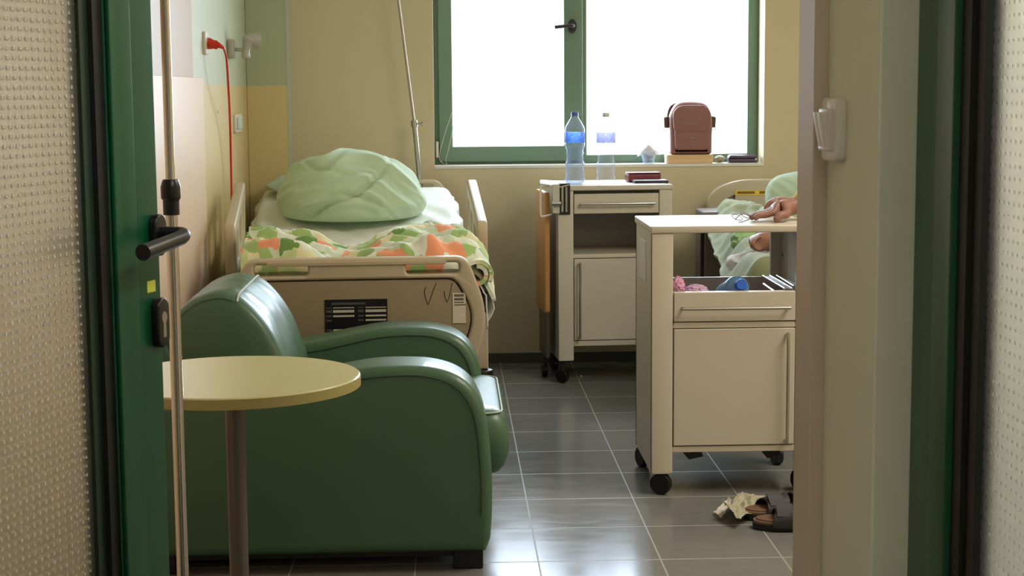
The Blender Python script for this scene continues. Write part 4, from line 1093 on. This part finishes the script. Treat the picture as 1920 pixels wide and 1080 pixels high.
# ---------------------------------------------------------------- items in the drawer and on the near cabinet
def WB(x, y, z): return Vector((XB+x, YC+y, z))
floorz = trz+.0045
# blue bottle lying with its cap towards the viewer
bb = PY(1390, 534, YC+.06)
br_ = PY(1411, 534, YC+.09).x-PY(1388, 534, YC+.09).x
fb_ = thing('blue_bottle', 'translucent blue bottle lying in the open drawer with its dark blue cap facing out', 'bottle', (bb.x-.004, YC+.05, bb.z), rot=(0, 0, 0))
prf = [(.0, 0), (.012, 0), (.012, .012), (.022, .022), (br_*.92, .032), (br_, .05), (br_, .17), (br_*.9, .182), (0, .184)]
bm = lathe(B(), prf, (0, 0, 0), 36, close=False); bm.transform(Matrix.Rotation(-PI/2-.30, 4, 'X')); bm.transform(Matrix.Rotation(.10, 4, 'Z'))
obj('bottle_body', bm, clear_plastic('blue_clear', (150, 205, 250), .2, .35), fb_, ang=60)
bm = lathe(B(), [(0, -.014), (.0165, -.014), (.018, -.011), (.018, .008), (0, .008)], (0, 0, 0), 28, close=False); bm.transform(Matrix.Rotation(-PI/2-.30, 4, 'X')); bm.transform(Matrix.Rotation(.10, 4, 'Z'))
obj('cap', bm, M['blue'], fb_)
def crump(px, py, y, rx, ry, rz, seed):
    c = PY(px, py, YC+y)
    return blob(40, 26, lambda u, v: (lambda th, ph: (lambda k: (c.x+rx*k*math.sin(ph)*math.cos(th), YC+y+ry*k*math.sin(ph)*math.sin(th), max(floorz+.0005, c.z+rz*k*math.cos(ph))))(1+.35*ridge(3*math.sin(ph)*math.cos(th)+seed, 3*math.sin(ph)*math.sin(th), 3*math.cos(ph))))(2*PI*u, PI*v))
obj('tissue', crump(1271, 536, .06, .018, .018, .024, 3), M['pink'], label='crumpled pink tissue at the left end of the open drawer', cat='tissue', ang=25)
obj('tissue', crump(1305, 545, .07, .030, .022, .016, 8), pm('lilac_tissue', (226, 190, 222), .7, sheen=.3), label='loose lilac tissue lying in the open drawer left of the blue bottle', cat='tissue', ang=25)
# metal rails poking out on the right of the drawer
for k, (pA, pB, yA_, yB_) in enumerate((((1437, 519), (1478, 546), .34, .02), ((1457, 517), (1489, 540), .36, .10), ((1432, 533), (1452, 547), .2, .05))):
    a_, b_ = PY(*pA, YC+yA_), PY(*pB, YC+yB_)
    a_.z = max(a_.z, trt+.006) if k < 2 else a_.z; b_.z = max(b_.z, trt+.004) if k < 2 else b_.z
    dd = (b_-a_).normalized(); sd = V(1, 0, 0); r_ = thing('metal_channel', ['bright U-shaped metal channel lying across the right of the open drawer', 'slim metal rod beside the U-shaped channel at the right side of the drawer', 'short bright metal piece between the blue bottle and the channel in the drawer'][k], 'metal piece', (a_+b_)/2)
    if k == 0:
        for t in (-.012, .012): obj('flange', tb([a_+sd*t+V(0, 0, .003), b_+sd*t+V(0, 0, .003)], .003, 8), M['chrome'], r_, world=True)
        bm = B(); vs = [bm.verts.new(p) for p in (a_-sd*.012, a_+sd*.012, b_+sd*.012, b_-sd*.012)]; bm.faces.new(vs); o_ = obj('web', bm, pm('dull_channel', (120, 118, 124), .5, .6), r_, world=True); solid(o_, .002)
    else: obj('rod', tb([a_, b_], .0045, 10), M['chrome'], r_, world=True, bevel=.001)
obj('remote_control', shape([rect(WB(.30, 0, 0).x, WB(.37, 0, 0).x, YC+.03, YC+.20, .012)], floorz+.0005, floorz+.020, 'xy', bevel=.004), M['blk'], label='black handset lying in the open drawer beside the blue bottle', cat='handset')

# eyeglasses on the cabinet top
ge = thing('eyeglasses', 'folded thin-framed eyeglasses on the near cabinet top at the fingertips', 'glasses', WB(.33, .15, ZT_B))
G = lambda px, py, z=.0: PZ(px, py, ZT_B+z)
def lens(c, rx, rz_, tilt, ang0):
    pts = []
    for k in range(24):
        a = 2*PI*k/24; p = V(rx*math.copysign(abs(math.cos(a))**.8, math.cos(a)), 0, rz_*math.copysign(abs(math.sin(a))**.8, math.sin(a))+rz_)
        p.rotate(Matrix.Rotation(tilt, 3, 'X')); p.rotate(Matrix.Rotation(ang0, 3, 'Z')); pts.append(c+p)
    return pts
for (px, py) in ((1389, 413), (1405, 409)):
    c = G(px, py, .002); pts = lens(c, .023, .016, -1.0, .9)
    rm = obj('rim', tb(pts, .0012, 8, closed=True), M['blk'], ge, world=True)
    bm = B(); bm.faces.new([bm.verts.new(p) for p in pts]); ln = obj('lens', bm, clear_plastic('lens', (225, 225, 245), .03, .12), rm, world=True); solid(ln, .0012, 0)
obj('temple', tb(curve([G(1378, 412, .010), G(1386, 404, .022), G(1396, 401, .028), G(1412, 408, .012)], 6), .0014, 8), M['blk'], ge, world=True)
obj('temple', tb(curve([G(1386, 417, .006), G(1395, 415, .004), G(1408, 410, .012)], 6), .0014, 8), M['blk'], ge, world=True)

# ---------------------------------------------------------------- right bed
RX0 = PY(1326, 380, 7.55).x
rb = thing('hospital_bed', 'beige hospital bed on the right with a curved headboard, behind the near cabinet', 'bed', (RX0+.46, 5.62, 0))
def RL(px, py, Y): p = PY(px, py, Y); return Vector((p.x-RX0-.46, Y-5.62, p.z))
hY = 7.55
hzp = lambda px, py: RL(px, py, hY)
tl = hzp(1380, 343).z; tp = hzp(1430, 336).z
xl_ = -.46
ho = rpoly([(xl_, .36), (-xl_, .36), (-xl_, tl-.05), (-xl_-.12, tp), (xl_+.13, tp), (xl_, tl-.04)], [.03, .03, .08, .06, .10, .12], 8)
hi = rpoly([(xl_+.05, .52), (-xl_-.05, .52), (-xl_-.05, tl-.09), (-xl_-.14, tp-.058), (xl_+.14, tp-.058), (xl_+.05, tl-.10)], [.03, .03, .06, .05, .07, .08], 8)
hbR = obj('headboard', shape([ho, hi], hY-5.62-.02, hY-5.62+.025, bevel=.009, bres=3), M['bedp'], rb)
obj('headboard_panel', shape([hi], hY-5.62-.004, hY-5.62+.012), M['bedpan'], hbR)
t0_, t1_ = hzp(1376, 364), hzp(1432, 357)
xs = [t0_.x+(.27)*t for t in (0, .04, .34, .38, .42, .58, .64, .97, 1)]; zz = [t0_.z-.004, t0_.z+.002, t0_.z+.014, t0_.z+.018]
obj('yellow_tape', plate(xs, zz, lambda i, j: 1 if j == 1 and i in (1, 4, 6) else 0, hY-5.62-.0245, hY-5.62-.005), [M['yellow'], pm('tape_print', (128, 98, 34), .6)], hbR)
# cover hanging on the head panel
cvp = [hzp(1377, 362), hzp(1440, 360), hzp(1440, 400), hzp(1377, 388)]
obj('head_cover', shape([[(cvp[0].x, cvp[0].z), (cvp[0].x+.42, cvp[0].z+.01), (cvp[0].x+.42, .62), (cvp[0].x, cvp[3].z-.02)]], hY-5.62-.0225, hY-5.62-.0045, bevel=.002), pm('beige_cover', (196, 178, 148), .6), hbR)
obj('bed_frame', ring(-.42, .42, .02, 1.90, .05, .05, .05, .05, .36, .42, 'xy'), M['bedp'], rb, bevel=.004)
for sx in (-1, 1):
    for y in (.12, 1.75):
        lg = obj('leg', bx(sx*.38-.025, sx*.38+.025, y-.025, y+.025, .08, .36), M['greymetal'], rb, bevel=.004)
        obj('castor', tb([(sx*.38-.014, y, .05), (sx*.38+.014, y, .05)], .05, 20), M['blk'], lg, bevel=.004)
mp0 = RL(1316, 480, 7.35)
obj('motor_housing', bx(mp0.x-.02, mp0.x+.10, 1.55, 1.80, .42, .74), pm('grey_brown_housing', (120, 106, 98), .5), rb, bevel=.01)
rp_ = RL(1313, 500, 7.1)
obj('rail_post', bx(rp_.x-.008, rp_.x+.008, 1.42, 1.45, .38, .66), M['blk'], rb, bevel=.002)
MZR = .66
obj('mattress', shape([rect(-.44, .44, .02, 1.86, .04)], .50, MZR-.02, 'xy', bevel=.03, bres=4), M['mattress'], rb)
# crumpled pale green blanket on it, edge running down towards the viewer
EX = [(1.0, RL(1326, 392, 7.3)), (.75, RL(1330, 440, 6.9)), (.5, RL(1345, 480, 6.5)), (.2, RL(1350, 515, 6.0)), (0, RL(1356, 545, 5.75))]
def edgex(v):
    for (v1, p1), (v0, p0) in zip(EX, EX[1:]):
        if v >= v0: t = (v-v0)/(v1-v0); return lerp(p0.x, p1.x, t)
    return EX[-1][1].x
ztopR = RL(1345, 378, 7.25).z-.055
def rbl(u, v):
    xe = edgex(v)
    x = lerp(xe, .45, u); y = lerp(-.035, 1.72, v)
    hgt = MZR-.008+(ztopR-MZR+.008)*sstep(.45, 1.0, v)*math.exp(-(max(0, u-.02)/.26)**2)
    f_ = (.040*ridge(x*3.5+y*1.2, y*2.4-x*2.0, 1.7)+.026*ridge(x*7-y*3, y*5+x*4, 4.4)+.014*ridge(x*15-y*4, y*12, 3)+.006*ridge(x*27, y*31+x*9, 3))*(1-.4*sstep(.8, 1, v))*(.35+.65*sstep(.15, .5, v))
    drop = (1-sstep(0, .10, u))*.13*(1-.6*v)
    front = (1-sstep(0, .035, v))*.16
    top_ = max(MZR-.012, hgt+f_*(.4+.6*sstep(0, .1, u))+.012)
    return (x+.02*N3(y*5, u*3), y-.02*(v < .03)*abs(N3(x*9, 2)), top_-drop-front)
rbb = obj('blanket', grid(100, 120, rbl), pm('pale_green_stripe_blanket', (172, 178, 138), .8, var=.16, vscale=9, sheen=.2, transl=.3), label='pale yellow-green crumpled blanket on the right bed', cat='blanket', ang=120)
rbb.location = (RX0+.46, 5.62, 0); solid(rbb, .012, 1)
pR = PY(1495, 350, 7.15)
zpl = PY(1480, 318, 7.15).z
def plr(u, v):
    th = 2*PI*u; ph = PI*v; c1, s1_ = math.cos(th), math.sin(th)
    a = math.copysign(abs(c1)**.6, c1); b_ = math.copysign(abs(s1_)**.6, s1_); r = math.sin(ph)**.55; w_ = math.cos(ph)
    # local: a along x, b_ along z (standing), w_ thickness in y
    x = .27*a*r; z = .155*b_*r; y = -.085*w_*(1-.5*(abs(a)*r)**4)*(1-.4*(abs(b_)*r)**4)
    k = .026*ridge(x*7+1, z*8, y*6)+.014*ridge(x*15+z*9, z*13, 3)
    return (PY(1436, 350, 7.15).x+.27+x, 7.18+y-k+z*.35, zpl-.165+z+.01*N3(x*6, z*6, 7))
obj('pillow', blob(72, 48, plr), M['pillow'], label='plump mint pillow standing against the headboard of the right bed', cat='pillow', ang=120)
# small green bundle, folded white print cloth on the bed
def lump(cx, cy, cz, rx, ry, rz, seed, amp=.25, fr=2.2):
    def f(u, v):
        th, ph = 2*PI*u, PI*v; n = V(math.sin(ph)*math.cos(th), math.sin(ph)*math.sin(th), math.cos(ph))
        k = 1+amp*ridge(n.x*fr+seed, n.y*fr, n.z*fr)
        return (cx+rx*n.x*k, cy+ry*n.y*k, cz+rz*n.z*k)
    return f
g_ = PY(1396, 452, 6.3)
obj('cloth_bundle', blob(48, 30, lump(g_.x, 6.3, g_.z, .045, .05, .040, 2)), pm('fresh_green_cloth', (160, 196, 140), .8), label='small fresh green crumpled cloth on the right bed, left of the bare foot', cat='cloth', ang=40)
w0 = PY(1428, 492, 5.95)
obj('printed_cloth', blob(70, 40, lump(w0.x+.06, 6.02, w0.z-.012, .15, .20, .055, 5, .20, 2.0)), pm('white_pink_print', (240, 236, 234), .8, transl=.45, var=.12, vscale=14), label='white cloth with a faint pink print crumpled on the right bed below the trouser leg', cat='cloth', ang=120)
w1 = PY(1440, 528, 5.78)
obj('printed_cloth', blob(70, 40, lump(w1.x+.06, 5.84, w1.z-.025, .17, .17, .055, 9, .2, 2.0)), pm('lilac_white_cloth', (236, 234, 240), .8, transl=.45, var=.06, vscale=10), label='lilac-white folded sheet lying on the right bed just above the drawer rim', cat='cloth', ang=120)

# ---------------------------------------------------------------- the seated person (only hands, sleeve and a foot show)
per = thing('person', 'person in yellow shirt sitting on the right bed, hands on the near cabinet', 'person', (1.75, 6.0, .68))
fingz = ZT_B+.009
def H_(px, py, y): return PY(px, py, YC+y)
nd = []; ed = []
def add(co, r, par=None):
    nd.append((tuple(co), r)); i = len(nd)-1
    if par is not None: ed.append((par, i))
    return i
pel = add((1.72, 6.02, .78), (.17, .13)); sp1 = add((1.70, 6.0, .93), (.160, .12), pel); sp2 = add((1.66, 5.95, 1.08), (.175, .125), sp1)
sp3 = add((1.62, 5.90, 1.20), (.13, .095), sp2); nk_ = add((1.59, 5.86, 1.27), .050, sp3); hd0 = add((1.57, 5.83, 1.33), .062, nk_)
hd1 = add((1.55, 5.81, 1.39), (.078, .090), hd0); hd2 = add((1.55, 5.82, 1.46), (.076, .090), hd1); hd3 = add((1.56, 5.83, 1.51), (.05, .055), hd2)
# near arm -> front hand
shN = add((1.56, 5.72, 1.16), .058, sp3); uaN = add((1.52, 5.56, 1.05), .048, shN); elN = add((1.46, 5.38, .94), .042, uaN)
faN = add((1.30, 5.28, .945), .036, elN)
w_p = H_(1488, 388, .16); wr1 = add(w_p, (.020, .026), faN)
pm1 = H_(1472, 390, .155); pa1 = add(pm1, (.020, .032), wr1)
pm2 = H_(1456, 396, .150); pa2 = add(pm2, (.016, .036), pa1)
def finger(base_i, pts, rs):
    p = base_i
    for c_, r_ in zip(pts, rs): p = add(c_, r_, p)
# four fingers fan across depth, tips on the tabletop
for k, (dy, L_) in enumerate(((-.030, .9), (-.010, 1.0), (.011, .96), (.031, .82))):
    y0 = .15+dy
    k1 = V(pm2.x-.012, YC+y0, pm2.z+.004-.003*abs(k-1.5)); k2 = V(pm2.x-.012-.034*L_, YC+y0*1.0+dy*.1, pm2.z-.010)
    k3 = V(pm2.x-.012-.058*L_, YC+y0+dy*.15, fingz+.012); k4 = V(pm2.x-.012-.076*L_, YC+y0+dy*.2, fingz)
    finger(pa2, (k1, k2, k3, k4), (.0118, .0110, .0100, .0086))
th1 = H_(1476, 402, .10); finger(pa1, (th1, H_(1462, 406, .085)+V(0, 0, .004), V(H_(1457, 408, .08).x, YC+.08, fingz+.003), V(H_(1450, 410, .08).x, YC+.08, fingz+.001)), (.0155, .0135, .0120, .0105))
# far arm -> second hand behind
shF = add((1.60, 6.10, 1.15), .055, sp3); uaF = add((1.50, 6.0, .99), .045, shF); elF = add((1.40, 5.80, .92), .038, uaF); faF = add((1.28, 5.52, .92), .032, elF)
wq = H_(1482, 380, .36); wr2 = add(wq, (.018, .024), faF)
pf = H_(1462, 381, .34); pf1 = add(pf, (.013, .030), wr2)
for k, dy in enumerate((-.028, -.010, .010, .028)):
    y0 = .34+dy
    finger(pf1, (V(pf.x-.018, YC+y0, pf.z+.006), V(H_(1444, 379, y0).x, YC+y0, H_(1444, 379, y0).z+.001*k), V(H_(1436, 388, y0).x+.002*k, YC+y0, H_(1436, 388, y0).z), V(H_(1437, 397, y0).x+.002*k, YC+y0, fingz+.004)), (.0098, .0090, .0082, .0072))
finger(pf1, (V(pf.x+.004, YC+.295, pf.z-.016), V(pf.x-.014, YC+.285, fingz+.012), V(pf.x-.026, YC+.283, fingz+.002)), (.012, .0105, .009))
# crossed legs on the bed, one bare foot showing
hipN = add((1.66, 5.92, .76), .095, pel); knN = add((1.62, 5.58, .80), .068, hipN); an1 = add((1.34, 5.86, .735), .045, knN)
ft = PY(1427, 450, 5.95)
ank = add((PY(1450, 452, 5.98).x, 5.97, PY(1440, 452, 5.98).z), (.032, .036), an1); 
f1_ = add((ft.x+.012, 5.95, ft.z-.004), (.034, .036), ank); f2_ = add((ft.x-.012, 5.93, ft.z-.008), (.030, .038), f1_); f3_ = add((PY(1409, 455, 5.9).x, 5.90, PY(1409, 457, 5.9).z), (.020, .028), f2_)
for k in range(5):
    add((ft.x-.040-.008*(k == 0), 5.865+.016*k, PY(1407, 456, 5.9).z+.002*k-.004), .0095 if k else .0125, f3_)
hipF = add((1.80, 6.12, .76), .092, pel); knF = add((2.05, 5.80, .80), .066, hipF); shF2 = add((1.86, 5.68, .735), .045, knF); anF = add((1.66, 5.72, .70), .035, shF2); fF = add((1.54, 5.76, .70), .03, anF)
body = skin(nd, ed, 2, 0)
bd = obj('body', body, M['skin'], per, world=True)
def cover(idx_edges, grow, name, mat, lo=0):
    used = sorted({i for e in idx_edges for i in e}); mp_ = {i: k for k, i in enumerate(used)}
    nn = [(nd[i][0], tuple(r+grow for r in (nd[i][1] if isinstance(nd[i][1], tuple) else (nd[i][1], nd[i][1])))) for i in used]
    return obj(name, skin(nn, [(mp_[a], mp_[b_]) for a, b_ in idx_edges], 2, mp_.get(lo, 0)), mat, per, world=True)
cuff = len(nd); nd.append((tuple(H_(1487, 379, .162)), (.021, .027)))
cuf2 = len(nd); nd.append((tuple(V(1.23, 5.49, .92)), .032))
cover([(pel, sp1), (sp1, sp2), (sp2, sp3), (sp3, shN), (shN, uaN), (uaN, elN), (elN, faN), (faN, cuff), (sp3, shF), (shF, uaF), (uaF, elF), (elF, faF), (faF, cuf2)], .012, 'shirt', M['shirt'], sp2)
cover([(pel, hipN), (hipN, knN), (knN, an1), (pel, hipF), (hipF, knF), (knF, shF2)], .014, 'trousers', M['pants'], pel)
c_ = Vector(nd[hd2][0])
obj('hair', blob(48, 30, lambda u, v: tuple(c_+V(.018, .02, .022)+V(.093*math.sin(PI*v*.62)*math.cos(2*PI*u), .100*math.sin(PI*v*.62)*math.sin(2*PI*u), .082*math.cos(PI*v*.62))*(1+.03*N3(u*20, v*10)))), M['hair'], per, world=True, ang=120)
# face, turned towards the cabinet
fd = V(-.8, -.6, -.12).normalized(); sdv = V(.6, -.8, 0)
hc_ = Vector(nd[hd1][0])+V(0, 0, .025)
obj('nose', tb([hc_+fd*.080+V(0, 0, .018), hc_+fd*.098+V(0, 0, -.004), hc_+fd*.088+V(0, 0, -.012)], [.007, .012, .008], 10), M['skin'], per, world=True)
for s in (-1, 1):
    e_ = hc_+fd*.078+sdv*s*.031+V(0, 0, .020)
    obj('eye', blob(14, 8, lambda u, v: tuple(e_+V(math.sin(PI*v)*math.cos(2*PI*u), math.sin(PI*v)*math.sin(2*PI*u), math.cos(PI*v))*.0085-fd*.006)), M['hair'], per, world=True)
    r_ = hc_+sdv*s*.080-fd*.004
    obj('ear', blob(14, 10, lambda u, v: tuple(r_+V(.010*math.sin(PI*v)*math.cos(2*PI*u), .016*math.sin(PI*v)*math.sin(2*PI*u), .030*math.cos(PI*v)))), M['skin'], per, world=True)
obj('mouth', tb(curve([hc_+fd*.080+sdv*-.022+V(0, 0, -.032), hc_+fd*.088+V(0, 0, -.031), hc_+fd*.080+sdv*.022+V(0, 0, -.032)], 4), .004, 8), pm('lips', (150, 84, 76), .5), per, world=True)

# ---------------------------------------------------------------- sandals and wrapper on the floor
def sandal(px, py, ang_, label):
    c = PZ(px, py, 0.02); r = thing('sandal', label, 'sandal', (c.x, c.y, 0), rz=ang_)
    # local: toe towards -x, length .27 starting at x=0
    def sole(k=0, sc2=1.0):
        L = .27
        top_ = [(0, .004), (.01, .026), (.05, .044), (.10, .047), (.16, .036), (.22, .034), (.26, .022), (.27, 0)]
        bot_ = [(.26, -.022), (.22, -.032), (.16, -.032), (.10, -.040), (.05, -.038), (.01, -.02)]
        pts = curve([(x, y, 0) for x, y in top_+bot_], 4, closed=True)
        return [(.135+(p.x-.135)*sc2, p.y*sc2) for p in pts]
    obj('outsole', shape([sole()], .0, .020, 'xy', bevel=.004), M['blk'], r)
    obj('midsole', shape([sole(0, .985)], .019, .028, 'xy', bevel=.002), pm('tan_welt', (120, 98, 80), .7), r)
    obj('footbed', shape([sole(0, .93)], .027, .033, 'xy', bevel=.003), M['foot'], r)
    for x0, x1, hh_, nm in ((.055, .125, .062, 'front_strap'), (.145, .190, .075, 'instep_strap')):
        def stp(u, v):
            x = lerp(x0, x1, u); a = lerp(-.12, PI+.12, v); w_ = .043-.06*max(0, x-.11)
            return (x+.01*math.sin(a), w_*1.04*math.cos(a), .018+max(0, math.sin(a))**.7*(hh_-.018)*(.85+.3*u*(1 if nm == 'front_strap' else .5))-.004*(math.sin(a) < 0))
        s_ = obj(nm, grid(10, 28, stp), M['sandal'], r, ang=60); solid(s_, .004, 1)
        if nm == 'front_strap':
            def tab(u, v): return (lerp(x0+.012, x1-.012, u), lerp(-.040, -.004, v), .018+.046*(.4+.6*math.sin(v*PI*.5))+.008)
            t_ = obj('fastening_tab', grid(6, 8, tab), pm('charcoal_tab', (62, 62, 66), .7), s_, ang=60); solid(t_, .004, 1)
    def hst(v_, u_):
        a = lerp(-PI*.55, PI*.55, u_); return (.20+.068*math.cos(a), .034*math.sin(a), .030+.035*v_+.010)
    hs = obj('heel_strap', grid(4, 24, lambda u, v: hst(u, v)), M['sandal'], r, ang=60); solid(hs, .004, 1)
sandal(1411, 978, math.radians(-6), 'black strap sandal with brown footbed, the nearer one beside the doorway casing')
sandal(1395, 962, math.radians(14), 'black strap sandal with brown footbed, the farther one behind its pair, touching the wrapper')
def wrp(u, v):
    A_, B_, C_, D_ = PZ(1354, 975, 0), PZ(1385, 993, 0), PZ(1452, 950, 0), PZ(1392, 938, 0)
    p = (A_*(1-u)+B_*u)*(1-v)+(D_*(1-u)+C_*u)*v
    z = .010+.012*abs(math.sin(v*5+1))+.010*ridge(u*3, v*5, 2)+.004*ridge(u*9, v*11, 5)
    if v < .25: z += .030*(1-v/.25)*(1-u)
    return (p.x, p.y, max(.003, z))
wp_ = obj('paper_wrapper', grid(30, 36, wrp), pm('cream_wrapper_paper', (164, 158, 136), .6, var=.15, vscale=50), label='crumpled cream paper wrapper on the tiles in front of the sandals', cat='wrapper', ang=30); solid(wp_, .0012)
def wr2(u, v):
    A_, B_, C_, D_ = PZ(1338, 965, 0), PZ(1352, 978, 0), PZ(1372, 955, 0), PZ(1366, 948, 0)
    p = (A_*(1-u)+B_*u)*(1-v)+(D_*(1-u)+C_*u)*v
    return (p.x, p.y, .006+.018*v*v+.006*ridge(u*4, v*4, 3))
fo = obj('clear_flap', grid(12, 12, wr2), M['film'], wp_, ang=30); solid(fo, .0008)
